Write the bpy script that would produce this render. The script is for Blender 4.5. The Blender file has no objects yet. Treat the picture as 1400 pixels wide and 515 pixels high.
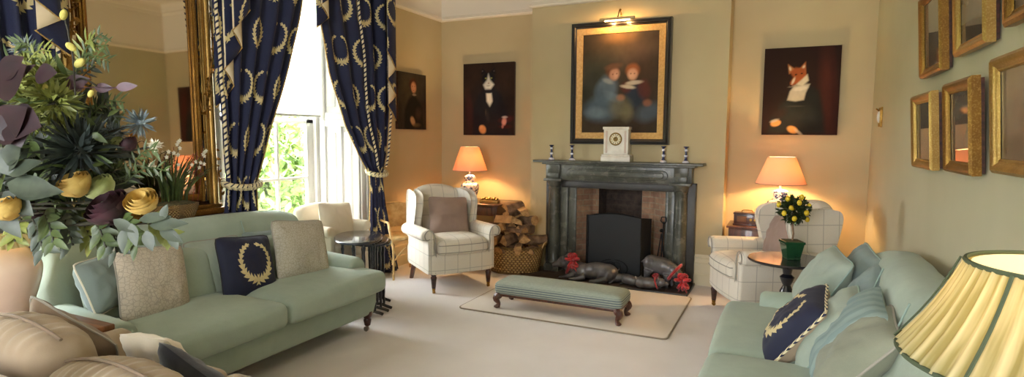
import bpy, math, random
import numpy as np
from mathutils import Vector, Matrix, Euler, noise
random.seed(7)
PI = math.pi
S = bpy.context.scene
COL = S.collection
sin, cos = math.sin, math.cos

# ---------------------------------------------------------------- camera
F = 791.4; YAW, PITCH, ROLL = 0.44138, 0.089492, 0.0072338; CAMZ = 1.5
cf = Vector((-sin(YAW)*cos(PITCH), cos(YAW)*cos(PITCH), -sin(PITCH)))
cr = Vector((cos(YAW), sin(YAW), 0)); cu = cr.cross(cf)
cr2 = cr*cos(ROLL)+cu*sin(ROLL); cu2 = cu*cos(ROLL)-cr*sin(ROLL)
cam_d = bpy.data.cameras.new('camera'); cam = bpy.data.objects.new('camera', cam_d); COL.objects.link(cam)
cam_d.sensor_width = 36; cam_d.lens = F/1400*36; cam_d.clip_start = .02
m = Matrix((cr2, cu2, -cf)).transposed().to_4x4(); m.translation = (0, 0, CAMZ)
cam.matrix_world = m; S.camera = cam

# ---------------------------------------------------------------- colour / materials
def lin(h):
    if isinstance(h, str):
        h = h.lstrip('#'); c = [int(h[i:i+2], 16)/255 for i in (0, 2, 4)]
    else: c = list(h)
    return tuple((x/12.92 if x <= .04045 else ((x+.055)/1.055)**2.4) for x in c)
def L4(h): return (*lin(h), 1)

class NT:
    def __init__(s, name):
        s.m = bpy.data.materials.new(name); s.m.use_nodes = True; s.t = s.m.node_tree
        s.b = s.t.nodes['Principled BSDF']; s.out = s.t.nodes['Material Output']
    def n(s, typ, **kw):
        n = s.t.nodes.new(typ)
        for k, v in kw.items(): setattr(n, k, v)
        return n
    def l(s, a, b): s.t.links.new(a, b)
    def math(s, op, a, b=None, c=None, clamp=False):
        n = s.n('ShaderNodeMath', operation=op); n.use_clamp = clamp
        for i, v in enumerate((a, b, c)):
            if v is None: continue
            if isinstance(v, (int, float)): n.inputs[i].default_value = v
            else: s.l(v, n.inputs[i])
        return n.outputs[0]
    def mix(s, f, a, b):
        n = s.n('ShaderNodeMix', data_type='RGBA')
        for i, v in ((0, f), (6, a), (7, b)):
            if isinstance(v, (int, float)): n.inputs[i].default_value = v
            elif isinstance(v, tuple): n.inputs[i].default_value = v
            elif isinstance(v, str): n.inputs[i].default_value = L4(v)
            else: s.l(v, n.inputs[i])
        return n.outputs[2]
    def coords(s, kind='Object', scale=(1, 1, 1)):
        tc = s.n('ShaderNodeTexCoord'); mp = s.n('ShaderNodeMapping'); mp.inputs['Scale'].default_value = scale
        s.l(tc.outputs[kind], mp.inputs[0]); return mp.outputs[0]
    def noise(s, scale, vec=None, detail=3, rough=.55):
        n = s.n('ShaderNodeTexNoise'); n.inputs['Scale'].default_value = scale
        n.inputs['Detail'].default_value = detail; n.inputs['Roughness'].default_value = rough
        if vec is None: vec = s.coords()
        s.l(vec, n.inputs['Vector']); return n.outputs['Fac']
    def ramp(s, fac, lo, hi):
        n = s.n('ShaderNodeMapRange'); s.l(fac, n.inputs[0]); n.inputs[1].default_value = lo; n.inputs[2].default_value = hi
        return n.outputs[0]
    def sep(s, vec):
        n = s.n('ShaderNodeSeparateXYZ'); s.l(vec, n.inputs[0]); return n.outputs
    def bump(s, h, strength=.3, dist=.002):
        n = s.n('ShaderNodeBump'); n.inputs['Strength'].default_value = strength; n.inputs['Distance'].default_value = dist
        s.l(h, n.inputs['Height']); s.l(n.outputs[0], s.b.inputs['Normal']); return n
    def col(s, c):
        if isinstance(c, str): s.b.inputs['Base Color'].default_value = L4(c)
        else: s.l(c, s.b.inputs['Base Color'])
    def set(s, **kw):
        for k, v in kw.items(): s.b.inputs[k.replace('_', ' ')].default_value = v
        return s

MC = {}
def mat(name, c, rough=.6, metal=0, c2=None, vs=6, bump=0, bs=80, coat=0, sheen=0, spec=None, stretch=(1, 1, 1), lo=.35, hi=.65, bd=.002):
    if name in MC: return MC[name]
    t = NT(name); t.set(Roughness=rough, Metallic=metal)
    if coat: t.set(Coat_Weight=coat); t.set(Coat_Roughness=.08)
    if sheen: t.set(Sheen_Weight=sheen); t.set(Sheen_Roughness=.5)
    if spec is not None: t.set(Specular_IOR_Level=spec)
    if c2: t.col(t.mix(t.ramp(t.noise(vs, t.coords(scale=stretch)), lo, hi), L4(c), L4(c2)))
    else: t.col(c)
    if bump: t.bump(t.noise(bs, t.coords(scale=stretch)), bump, bd)
    MC[name] = t.m; return t.m

# ---------------------------------------------------------------- mesh builder
class MB:
    def __init__(s): s.v = []; s.f = []; s.uv = []; s.mi = []; s.hasuv = False
    def add(s, vs, fs, uvs=None, mi=0, tf=None):
        o = len(s.v)
        for p in vs: s.v.append(tuple(tf(*p)) if tf else tuple(p))
        for i, f in enumerate(fs):
            s.f.append([o+k for k in f]); s.mi.append(mi)
            if uvs is not None: s.uv.append([uvs[k] for k in f]); s.hasuv = True
            else: s.uv.append([(0, 0)]*len(f))
        return s
    def soft(s, c, size, r=.01, seg=2, n=(1, 1, 1), fn=None, mi=0, tf=None):
        """rounded box, fn deforms local (x,y,z) before placing at c"""
        h = [max(x/2, 1e-4) for x in size]; r = min(r, *[x*.999 for x in h])
        ax = []
        for i in range(3):
            a = h[i]; e = [-a + r*(1-cos(PI/2*k/seg)) if seg > 1 else -a+r*k for k in range(seg+1)]
            e2 = [-x for x in reversed(e)]
            mid = [(-a+r)+(2*(a-r))*k/n[i] for k in range(1, n[i])]
            L = e+mid+e2
            out = [L[0]]
            for x in L[1:]:
                if x-out[-1] > 1e-6: out.append(x)
            ax.append(out)
        idx = {}; vs = []; fs = []
        N = [len(a)-1 for a in ax]
        def vid(i, j, k):
            key = (i, j, k)
            if key not in idx:
                p = Vector((ax[0][i], ax[1][j], ax[2][k]))
                q = Vector([max(-h[t]+r, min(h[t]-r, p[t])) for t in range(3)])
                d = p-q
                if d.length > 1e-9: p = q+d.normalized()*r
                if fn: p = Vector(fn(*p))
                idx[key] = len(vs); vs.append((p[0]+c[0], p[1]+c[1], p[2]+c[2]))
            return idx[key]
        for a in range(3):
            b, d = (a+1) % 3, (a+2) % 3
            for side in (0, N[a]):
                for i in range(N[b]):
                    for j in range(N[d]):
                        def K(x, y):
                            t = [0, 0, 0]; t[a] = side; t[b] = x; t[d] = y; return vid(*t)
                        q = [K(i, j), K(i+1, j), K(i+1, j+1), K(i, j+1)]
                        if side == 0: q.reverse()
                        fs.append(q)
        return s.add(vs, fs, mi=mi, tf=tf)
    def box(s, x0, x1, y0, y1, z0, z1, r=.003, mi=0, tf=None):
        return s.soft(((x0+x1)/2, (y0+y1)/2, (z0+z1)/2), (abs(x1-x0), abs(y1-y0), abs(z1-z0)), r, 1 if r < .006 else 2, mi=mi, tf=tf)
    def hard(s, x0, x1, y0, y1, z0, z1, mi=0):
        v = [(x, y, z) for x in (x0, x1) for y in (y0, y1) for z in (z0, z1)]
        return s.add(v, [(0, 1, 3, 2), (4, 6, 7, 5), (0, 4, 5, 1), (2, 3, 7, 6), (0, 2, 6, 4), (1, 5, 7, 3)], mi=mi)
    def lathe(s, prof, c=(0, 0, 0), seg=24, mi=0, tf=None, rad=None, cap=True, sy=1, arc=None):
        vs = []; fs = []; uv = []; n = len(prof); m_ = seg if arc is None else seg+1
        for i, (r, z) in enumerate(prof):
            for k in range(m_):
                a = 2*PI*k/seg if arc is None else arc[0]+(arc[1]-arc[0])*k/seg
                rr = r*(rad(a, i/(n-1)) if rad else 1)
                vs.append((c[0]+rr*cos(a), c[1]+rr*sin(a)*sy, c[2]+z)); uv.append((k/seg, i/(n-1)))
        for i in range(n-1):
            for k in range(seg):
                k2 = (k+1) % m_
                fs.append((i*m_+k, i*m_+k2, (i+1)*m_+k2, (i+1)*m_+k))
        if cap and arc is None:
            if prof[0][0] > 1e-5: fs.append(tuple(reversed(range(m_))))
            if prof[-1][0] > 1e-5: fs.append(tuple((n-1)*m_+k for k in range(m_)))
        return s.add(vs, fs, uvs=uv, mi=mi, tf=tf)
    def tube(s, pts, r, seg=8, mi=0, tf=None, closed=False, flat=None):
        P = [Vector(p) for p in pts]; n = len(P); R = r if isinstance(r, (list, tuple)) else [r]*n
        vs = []; fs = []; up = None; uv = []; L = 0
        for i, p in enumerate(P):
            if closed: t = P[(i+1) % n]-P[i-1]
            else: t = P[min(i+1, n-1)]-P[max(i-1, 0)]
            t = t.normalized() if t.length > 1e-9 else Vector((0, 0, 1))
            if up is None:
                up = Vector((0, 0, 1)) if abs(t.z) < .9 else Vector((1, 0, 0))
            a = t.cross(up);
            if a.length < 1e-6: a = t.orthogonal()
            a.normalize(); b = a.cross(t).normalized(); up = b
            if i: L += (P[i]-P[i-1]).length
            for k in range(seg):
                an = 2*PI*k/seg; d = a*cos(an)*R[i]+b*sin(an)*R[i]*(flat or 1)
                vs.append(tuple(p+d)); uv.append((L, k/seg))
        m_ = n if closed else n-1
        for i in range(m_):
            for k in range(seg):
                fs.append((i*seg+k, i*seg+(k+1) % seg, ((i+1) % n)*seg+(k+1) % seg, ((i+1) % n)*seg+k))
        if not closed:
            fs.append(tuple(reversed(range(seg)))); fs.append(tuple((n-1)*seg+k for k in range(seg)))
        return s.add(vs, fs, uvs=uv, mi=mi, tf=tf)
    def ball(s, c, r, seg=14, rings=9, mi=0, tf=None, rot=None, fn=None):
        r = (r, r, r) if isinstance(r, (int, float)) else r
        Rm = Euler(rot).to_matrix() if rot else None
        vs = [(0, 0, -1)]; fs = []
        for i in range(1, rings):
            a = -PI/2+PI*i/rings
            for k in range(seg): vs.append((cos(a)*cos(2*PI*k/seg), cos(a)*sin(2*PI*k/seg), sin(a)))
        vs.append((0, 0, 1)); T = len(vs)-1
        for k in range(seg):
            fs.append((0, 1+(k+1) % seg, 1+k))
            fs.append((T, T-seg+k, T-seg+(k+1) % seg))
        for i in range(rings-2):
            for k in range(seg):
                a = 1+i*seg; fs.append((a+k, a+(k+1) % seg, a+seg+(k+1) % seg, a+seg+k))
        out = []
        for v in vs:
            w = Vector((v[0]*r[0], v[1]*r[1], v[2]*r[2]))
            if fn: w = Vector(fn(w))
            if Rm: w = Rm @ w
            out.append((w[0]+c[0], w[1]+c[1], w[2]+c[2]))
        return s.add(out, fs, mi=mi, tf=tf)
    def grid(s, fn, nu, nv, mi=0, uvf=None, tf=None, closed_u=False):
        vs = []; uv = []; fs = []
        for j in range(nv+1):
            for i in range(nu+1):
                u, v = i/nu, j/nv; vs.append(tuple(fn(u, v))); uv.append(uvf(u, v) if uvf else (u, v))
        for j in range(nv):
            for i in range(nu):
                a = j*(nu+1)+i; fs.append((a, a+1, a+nu+2, a+nu+1))
        return s.add(vs, fs, uvs=uv, mi=mi, tf=tf)
    def slab(s, out, t, r=.01, seg=3, M=None, mi=0, ends=True):
        """outline (u,v) CCW, thickness t along w centred 0, rounded rim r. M maps (u,v,w)->xyz"""
        n = len(out); P = [Vector((p[0], p[1])) for p in out]; N = []
        for i in range(n):
            e1 = (P[i]-P[i-1]); e2 = (P[(i+1) % n]-P[i])
            n1 = Vector((e1.y, -e1.x)); n2 = Vector((e2.y, -e2.x))
            if n1.length > 0: n1.normalize()
            if n2.length > 0: n2.normalize()
            m_ = n1+n2
            if m_.length < 1e-6: m_ = n1.copy()
            m_.normalize(); k = max(.5, m_.dot(n1)); N.append(m_/k)
        loops = []; r = min(r, t/2*.999)
        for k in range(seg+1):
            a = PI/2*k/seg; loops.append((r*(1-sin(a)), -t/2+r*(1-cos(a))))
        for k in range(seg, -1, -1):
            a = PI/2*k/seg; loops.append((r*(1-sin(a)), t/2-r*(1-cos(a))))
        vs = []
        for off, w in loops:
            for i in range(n):
                q = P[i]-N[i]*off; vs.append((q.x, q.y, w))
        fs = []
        for j in range(len(loops)-1):
            for i in range(n):
                i2 = (i+1) % n; fs.append((j*n+i, j*n+i2, (j+1)*n+i2, (j+1)*n+i))
        fs.append(tuple(reversed(range(n)))); fs.append(tuple((len(loops)-1)*n+i for i in range(n)))
        return s.add(vs, fs, mi=mi, tf=M)
    def cone(s, a, b, ra, rb, seg=10, mi=0): return s.tube([a, b], [ra, rb], seg, mi)
    def build(s, name, mats, parent=None, smooth=True, angle=42, loc=None, rot=None, mods=None):
        me = bpy.data.meshes.new(name); me.from_pydata(s.v, [], s.f)
        if s.hasuv:
            ul = me.uv_layers.new(name='UVMap'); arr = [c for f in s.uv for p in f for c in p]
            ul.data.foreach_set('uv', arr)
        ms = mats if isinstance(mats, (list, tuple)) else [mats]
        for q in ms: me.materials.append(q)
        if any(s.mi): me.polygons.foreach_set('material_index', s.mi)
        me.validate(); me.update()
        import bmesh
        bm = bmesh.new(); bm.from_mesh(me); bmesh.ops.recalc_face_normals(bm, faces=bm.faces) if smooth != 'raw' else None
        bm.to_mesh(me); bm.free()
        if smooth:
            me.polygons.foreach_set('use_smooth', [True]*len(me.polygons)); me.set_sharp_from_angle(angle=math.radians(angle))
        o = bpy.data.objects.new(name, me); COL.objects.link(o)
        if parent: o.parent = parent
        if loc: o.location = loc
        if rot: o.rotation_euler = rot
        return o

def tag(o, label=None, cat=None, group=None, kind=None):
    for k, v in (('label', label), ('category', cat), ('group', group), ('kind', kind)):
        if v: o[k] = v
    return o
def thing(name, label, cat, loc=(0, 0, 0), rz=0, group=None, kind=None):
    o = bpy.data.objects.new(name, None); COL.objects.link(o); o.empty_display_size = .1
    o.location = loc; o.rotation_euler = (0, 0, rz); return tag(o, label, cat, group, kind)
def dup(o, parent=None, mats=None):
    c = o.copy(); COL.objects.link(c); c.parent = parent
    for ch in list(o.children): dup(ch, c)
    return c
def struct(o): o['kind'] = 'structure'; return o
def catmull(pts, k=6, closed=False):
    P = [Vector(p) for p in pts]; n = len(P); out = []
    rng = range(n) if closed else range(n-1)
    for i in rng:
        if closed: a, b, c, d = P[i-1], P[i], P[(i+1) % n], P[(i+2) % n]
        else: a, b, c, d = P[max(i-1, 0)], P[i], P[i+1], P[min(i+2, n-1)]
        for j in range(k):
            t = j/k
            out.append(.5*((2*b)+(c-a)*t+(2*a-5*b+4*c-d)*t*t+(3*b-a-3*c+d)*t**3))
    if not closed: out.append(P[-1])
    return [tuple(p) for p in out]
def lerp(a, b, t): return a+(b-a)*t
def sstep(a, b, x):
    t = max(0, min(1, (x-a)/(b-a))); return t*t*(3-2*t)
def interp(tab, x):
    if x <= tab[0][0]: return tab[0][1]
    for (a, b), (c, d) in zip(tab, tab[1:]):
        if x <= c: return b+(d-b)*(x-a)/(c-a)
    return tab[-1][1]
def nz(x, y, z, s=1): return noise.noise(Vector((x*s, y*s, z*s)))
# ---------------------------------------------------------------- materials
def wreath_mat(name, cell, r0, off=True, navy='#141d42', cream='#d8c795', centre=None, rough=.75):
    """navy cloth printed with cream laurel rings, UV in metres"""
    t = NT(name); uv = t.n('ShaderNodeTexCoord').outputs['UV']; x, y, _ = t.sep(uv)
    cx, cy = cell
    v = t.math('DIVIDE', y, cy); row = t.math('FLOOR', v)
    sh = t.math('MULTIPLY', t.math('MODULO', row, 2.), .5) if off else 0.
    u = t.math('ADD', t.math('DIVIDE', x, cx), sh)
    fx = t.math('MULTIPLY', t.math('SUBTRACT', t.math('FRACT', u), .5), cx)
    fy = t.math('MULTIPLY', t.math('SUBTRACT', t.math('FRACT', v), .5), cy)
    fx = t.math('MULTIPLY', fx, 1.12)
    r = t.math('SQRT', t.math('ADD', t.math('MULTIPLY', fx, fx), t.math('MULTIPLY', fy, fy)))
    th = t.math('ARCTAN2', fx, t.math('MULTIPLY', fy, -1.))          # 0 at the bottom
    ath = t.math('ABSOLUTE', th)
    # leaves: slanted saw along the ring
    ph = t.math('ADD', t.math('MULTIPLY', ath, 11/PI), t.math('MULTIPLY', t.math('ABSOLUTE', t.math('SUBTRACT', r, r0)), -28/r0*.1))
    leaf = t.math('ABSOLUTE', t.math('SUBTRACT', t.math('FRACT', ph), .5))
    w = t.math('MULTIPLY', t.math('SUBTRACT', .75, t.math('MULTIPLY', leaf, 1.1)), r0*.42)
    taper = t.math('SUBTRACT', 1.05, t.math('MULTIPLY', ath, .22))
    w = t.math('MULTIPLY', w, taper)
    d = t.math('ABSOLUTE', t.math('SUBTRACT', r, r0))
    mask = t.math('LESS_THAN', d, w)
    gap = t.math('LESS_THAN', ath, 2.95)                              # open at the top
    mask = t.math('MULTIPLY', mask, gap)
    n = t.ramp(t.noise(160, t.coords()), .3, .7)
    a = t.mix(n, L4(navy), L4('#0f1636')); b = t.mix(n, L4(cream), L4('#c4b07a'))
    t.col(t.mix(mask, a, b)); t.set(Roughness=rough, Sheen_Weight=.05); t.bump(t.noise(500), .15, .001)
    return t.m
M_CURT = wreath_mat('curtain_print', (.40, .42), .118, cream='#cbbb8c')
M_WCUSH = wreath_mat('wreath_needlepoint', (.46, .46), .125, off=False, navy='#11162e', cream='#d6c698')
M_LINING = mat('curtain_lining', '#e2d3b4', .8, c2='#d6c5a2')
M_GOLDTRIM = mat('gold_trim', '#c9a45c', .6, c2='#8a6a35', vs=60)

def rope_mat():
    t = NT('rope_twist'); uv = t.n('ShaderNodeTexCoord').outputs['UV']; x, y, _ = t.sep(uv)
    f = t.math('FRACT', t.math('ADD', t.math('MULTIPLY', x, 22.), y))
    t.col(t.mix(t.math('GREATER_THAN', f, .62), L4('#e4d6ae'), L4('#161d3d'))); t.set(Roughness=.7); return t.m
M_ROPE = rope_mat()
def tie_mat():
    t = NT('tieback_weave'); uv = t.n('ShaderNodeTexCoord').outputs['UV']; x, y, _ = t.sep(uv)
    ay = t.math('ABSOLUTE', t.math('SUBTRACT', t.math('FRACT', t.math('MULTIPLY', y, 2.)), .5))
    f = t.math('FRACT', t.math('ADD', t.math('MULTIPLY', x, 28.), t.math('MULTIPLY', ay, 1.3)))
    t.col(t.mix(t.math('GREATER_THAN', f, .72), L4('#d8caa0'), L4('#2a2b3c'))); t.set(Roughness=.7); return t.m
M_TIE = tie_mat()

def check_mat(name, base, line, step=(.13, .13, .15), w=.006):
    t = NT(name); P = t.n('ShaderNodeTexCoord').outputs['Object']; x, y, z = t.sep(P)
    nrm = t.sep(t.n('ShaderNodeTexCoord').outputs['Normal'])
    acc = None
    for c, s_, nn in ((x, step[0], nrm[0]), (y, step[1], nrm[1]), (z, step[2], nrm[2])):
        f = t.math('ABSOLUTE', t.math('SUBTRACT', t.math('FRACT', t.math('DIVIDE', c, s_)), .5))
        k = t.math('LESS_THAN', t.math('MULTIPLY', f, s_), w/2)
        g = t.math('LESS_THAN', t.math('ABSOLUTE', nn), .8)
        k = t.math('MULTIPLY', k, g); acc = k if acc is None else t.math('MAXIMUM', acc, k)
    n = t.noise(300)
    b = t.mix(t.ramp(n, .3, .7), L4(base), L4('#cfc5b2'))
    t.col(t.mix(t.math('MULTIPLY', acc, .5), b, L4(line))); t.set(Roughness=.9, Sheen_Weight=.1); t.bump(n, .25, .001)
    return t.m
M_CHECK = check_mat('checked_wool', '#dad4c8', '#7a746c')

def fabric(name, c, c2, bump=.3, fine=350, sheen=.1):
    if name in MC: return MC[name]
    t = NT(name); big = t.ramp(t.noise(7, detail=4), .3, .7); f = t.noise(fine, detail=2)
    t.col(t.mix(t.math('MULTIPLY', t.math('ADD', big, f), .5), L4(c), L4(c2)))
    t.set(Roughness=.92, Sheen_Weight=sheen)
    h = t.math('ADD', t.math('MULTIPLY', f, .12), t.noise(13, detail=3))
    t.bump(h, bump, .012); MC[name] = t.m; return t.m
M_MINT = fabric('mint_linen', '#a3b1a1', '#92a091')
M_MINT2 = fabric('mint_linen_cushion', '#a1ac9e', '#8b978a')
M_MINTD = fabric('seafoam_linen', '#84938f', '#72817f')
M_PIPE = mat('mint_piping', '#8a9f95', .85)
M_PIPEG = mat('grey_piping', '#9a958a', .85)
M_TAUPE = fabric('taupe_wool', '#9c8478', '#8c766b')
M_TAUPE2 = fabric('brown_taupe_linen', '#8f7b66', '#7d6a56')
M_BEIGE = fabric('beige_linen', '#b3a088', '#a5927a')
M_CREAM = fabric('cream_cotton', '#e3d8c4', '#d6c9b2')
M_BLACK = fabric('charcoal_velvet', '#23232b', '#1a1a20', sheen=.3)
M_GREENISH = fabric('sage_linen', '#8f9280', '#7d8170')
def loop_fab(name, base, line, sc, th=.045):
    t = NT(name); v = t.n('ShaderNodeTexVoronoi', feature='DISTANCE_TO_EDGE'); v.inputs['Scale'].default_value = sc
    tc = t.n('ShaderNodeTexCoord'); t.l(tc.outputs['UV'], v.inputs['Vector'])
    k = t.math('LESS_THAN', v.outputs['Distance'], th); n = t.ramp(t.noise(200), .3, .7)
    t.col(t.mix(t.math('MULTIPLY', k, .75), t.mix(n, L4(base), L4('#b3aa98')), L4(line))); t.set(Roughness=.85); t.bump(t.noise(300), .2, .001)
    return t.m
M_LOOP = loop_fab('looped_damask', '#c2b7a4', '#9a9286', 46, .06)
M_LOOP2 = loop_fab('small_looped_damask', '#b6b2a2', '#98937f', 56, .06)
def stripe_fab(name, a, b, n=60, axis=0):
    t = NT(name); c = t.sep(t.n('ShaderNodeTexCoord').outputs['UV'])[axis]
    f = t.math('SINE', t.math('MULTIPLY', c, n)); g = t.math('GREATER_THAN', f, .1)
    t.col(t.mix(g, L4(a), L4(b))); t.set(Roughness=.88); t.bump(t.noise(300), .2, .001); return t.m
M_STRIPEC = stripe_fab('checked_seafoam', '#8b9d99', '#7d918e', 90)

M_WOODD = mat('dark_mahogany', '#4a2216', .35, c2='#2b120c', vs=9, stretch=(1, 1, 6), coat=.3)
M_WOODM = mat('brown_mahogany', '#5e3320', .4, c2='#3c1e12', vs=7, stretch=(4, 1, 1), coat=.3)
M_WOODT = mat('honey_wood', '#8c5a34', .35, c2='#5f391f', vs=6, stretch=(1, 6, 1), coat=.4)
M_BLK = mat('black_lacquer', '#14141a', .25, c2='#1e1f26', coat=.5)
M_BLKTOP = mat('black_lacquer_top', '#2b303a', .22, c2='#23262e', coat=.6)
M_BRASS = mat('old_brass', '#b08a45', .35, 1, c2='#7d5d2a', vs=30)
M_CASTOR = mat('castor_metal', '#8d8577', .3, 1)
def gilt(name, a='#8f6628', b='#6b4820', c='#c9a45a'):
    t = NT(name); n = t.noise(9, detail=5); f = t.ramp(n, .2, .7)
    t.col(t.mix(t.math('MULTIPLY', t.ramp(t.noise(140), .5, .75), .45), t.mix(f, L4(b), L4(a)), L4(c))); t.set(Roughness=.38, Metallic=.75)
    t.bump(t.noise(60, detail=4), .3, .002); return t.m
M_GILT = gilt('antique_gilt'); M_GILT2 = gilt('pale_gilt', '#a98547', '#86652f', '#d2b678')
M_DARKFR = mat('black_frame', '#1c1815', .3, c2='#0f0d0c', coat=.4)
M_WHITE = mat('white_paint', '#e9e6de', .45)
M_WALL = mat('wall_paint', '#c1af88', .75, c2='#b9a780', vs=1.2, bump=.05, bs=60)
M_WALLR = mat('wall_paint_right', '#b5b094', .75, c2='#aea88c', vs=1.2, bump=.05, bs=60)
M_CEIL = mat('ceiling_paint', '#ddd6ca', .8)
M_CORN = mat('cornice_paint', '#e6dccb', .7)
M_SKIRT = mat('skirting_paint', '#d0c4a4', .5)
def carpet(name, a, b):
    t = NT(name); n = t.noise(260, detail=3); g = t.ramp(t.noise(2.2, detail=3), .3, .7)
    t.col(t.mix(t.math('MULTIPLY', t.math('ADD', n, g), .5), L4(a), L4(b))); t.set(Roughness=.97, Sheen_Weight=.15)
    t.bump(n, .5, .004); return t.m
M_CARPET = carpet('wool_carpet', '#e6e0dc', '#d8d0cb')
M_RUG = carpet('hearth_rug_pile', '#dfd5c9', '#d2c6b8')
M_RUGEDGE = mat('rug_binding', '#8f7f6a', .9)
def stone():
    t = NT('grey_marble'); n = t.noise(5, t.coords(scale=(1, 1, .6)), detail=8, rough=.65); f = t.ramp(n, .35, .7)
    v = t.noise(14, detail=8); k = t.ramp(v, .56, .6)
    t.col(t.mix(t.math('MULTIPLY', k, .35), t.mix(f, L4('#36372f'), L4('#58594f')), L4('#807d72'))); t.set(Roughness=.32); return t.m
M_STONE = stone()
M_STONED = mat('dark_slate', '#2a2a28', .45, c2='#3b3832', vs=8)
def brick(name, a, b, mo):
    t = NT(name); br = t.n('ShaderNodeTexBrick'); tc = t.n('ShaderNodeTexCoord'); t.l(tc.outputs['UV'], br.inputs['Vector'])
    br.inputs['Scale'].default_value = 1.; br.inputs['Brick Width'].default_value = .17; br.inputs['Row Height'].default_value = .062
    br.inputs['Mortar Size'].default_value = .006; br.inputs['Color1'].default_value = L4(a); br.inputs['Color2'].default_value = L4(b); br.inputs['Mortar'].default_value = L4(mo)
    n = t.ramp(t.noise(18, detail=4), .3, .75); t.col(t.mix(t.math('MULTIPLY', n, .6), br.outputs['Color'], L4('#5a483c'))); t.set(Roughness=.9)
    t.bump(br.outputs['Fac'], -.5, .004); return t.m
M_BRICK = brick('pale_brick', '#a88468', '#8f6a55', '#9a8870'); M_SOOT = brick('sooty_brick', '#2e2320', '#231b19', '#2f2926')
M_HEARTH = mat('hearth_tiles', '#4a3a30', .55, c2='#33271f', vs=10)
M_IRON = mat('black_iron', '#17181a', .5, .6)
def meshmat():
    t = NT('screen_mesh'); x, y, _ = t.sep(t.n('ShaderNodeTexCoord').outputs['UV'])
    a = t.math('ABSOLUTE', t.math('SINE', t.math('MULTIPLY', x, 500.))); b = t.math('ABSOLUTE', t.math('SINE', t.math('MULTIPLY', y, 500.)))
    t.col('#1b1d1f'); t.set(Roughness=.55, Metallic=.3); t.bump(t.math('MULTIPLY', a, b), .4, .002)
    return t.m
M_MESH = meshmat()
M_BRONZE = mat('grey_bronze', '#676566', .36, .3, c2='#3e3c3e', vs=8, coat=.2)
M_RED = mat('red_ribbon', '#bb141e', .55, c2='#7e0f14', vs=20, sheen=.3)
def wicker():
    t = NT('wicker_weave'); x, y, _ = t.sep(t.n('ShaderNodeTexCoord').outputs['UV'])
    a = t.math('SINE', t.math('MULTIPLY', x, 90*PI)); row = t.math('FLOOR', t.math('MULTIPLY', y, 36.))
    alt = t.math('SUBTRACT', t.math('MULTIPLY', t.math('MODULO', row, 2.), 2.), 1.)
    w = t.math('MULTIPLY', a, alt); v = t.math('ABSOLUTE', t.math('SINE', t.math('MULTIPLY', y, 36*PI)))
    h = t.math('MULTIPLY', t.math('ADD', t.math('MULTIPLY', w, .5), .5), v)
    n = t.noise(30); t.col(t.mix(t.ramp(h, .0, .5), L4('#6d4b22'), t.mix(n, L4('#cbaa6c'), L4('#a88348')))); t.set(Roughness=.65); t.bump(h, 1., .012); return t.m
M_WICKER = wicker()
M_CANE = mat('pale_cane', '#cdb07c', .6, c2='#b5945c', vs=20)
M_BARK = mat('log_bark', '#94755a', .9, c2='#664d38', vs=14, bump=.8, bs=40, bd=.01)
M_SPLIT = mat('split_wood', '#cfa877', .8, c2='#ab8154', vs=9, stretch=(1, 1, 8), bump=.4, bs=30, bd=.006)
M_LOGEND = mat('log_end', '#c39a66', .8, c2='#9a7245', vs=24)
def china():
    t = NT('blue_white_china'); v = t.noise(26, detail=5, rough=.6); k = t.ramp(v, .5, .53)
    v2 = t.noise(60, detail=2); k2 = t.ramp(v2, .55, .6)
    c = t.mix(k, L4('#e6e2dc'), L4('#2a3a6c')); c = t.mix(t.math('MULTIPLY', k2, .6), c, L4('#7d87a8'))
    t.col(c); t.set(Roughness=.12, Coat_Weight=.5); return t.m
M_CHINA = china()
def china2():
    t = NT('cobalt_bands'); z = t.sep(t.n('ShaderNodeTexCoord').outputs['Object'])[2]
    f = t.math('SINE', t.math('MULTIPLY', z, 110.)); t.col(t.mix(t.math('GREATER_THAN', f, .35), L4('#1b2450'), L4('#c9c9d6'))); t.set(Roughness=.15, Coat_Weight=.5); return t.m
M_CHINA2 = china2()
M_PEACH = mat('blush_glaze', '#e4cdb9', .18, c2='#dcc4b0', coat=.5)
M_MARBLEW = mat('white_marble', '#e3ddd2', .35, c2='#cfc7ba', vs=10)
def shade(name, c, tr=.6, c2=None, up=None):
    t = NT(name); d = t.n('ShaderNodeBsdfDiffuse'); r = t.n('ShaderNodeBsdfTranslucent'); mx = t.n('ShaderNodeMixShader')
    d.inputs[0].default_value = L4(c); r.inputs[0].default_value = L4(c2 or c); mx.inputs[0].default_value = tr
    t.l(d.outputs[0], mx.inputs[1]); t.l(r.outputs[0], mx.inputs[2]); t.l(mx.outputs[0], t.out.inputs[0]); return t.m
M_SHADE = shade('peach_card_shade', '#dcb498', .05, '#e5874e')
M_SHADEP = shade('pleated_cream_silk', '#ddd6b4', .5, '#eee3bd')
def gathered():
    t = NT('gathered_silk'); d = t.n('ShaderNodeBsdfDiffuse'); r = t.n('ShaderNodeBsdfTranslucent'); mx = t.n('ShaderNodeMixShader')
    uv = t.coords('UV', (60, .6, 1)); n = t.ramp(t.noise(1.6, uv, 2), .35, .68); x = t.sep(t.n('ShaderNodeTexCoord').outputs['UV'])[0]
    s_ = t.math('ADD', t.math('MULTIPLY', t.math('SINE', t.math('MULTIPLY', x, 52*2*PI)), .25), t.math('MULTIPLY', n, .75))  # bands: doubled silk is darker, and pleat shade is painted into the colour
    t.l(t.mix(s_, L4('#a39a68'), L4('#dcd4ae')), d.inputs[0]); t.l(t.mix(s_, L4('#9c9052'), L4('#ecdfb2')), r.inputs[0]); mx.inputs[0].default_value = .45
    t.l(d.outputs[0], mx.inputs[1]); t.l(r.outputs[0], mx.inputs[2]); t.l(mx.outputs[0], t.out.inputs[0]); return t.m
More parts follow.
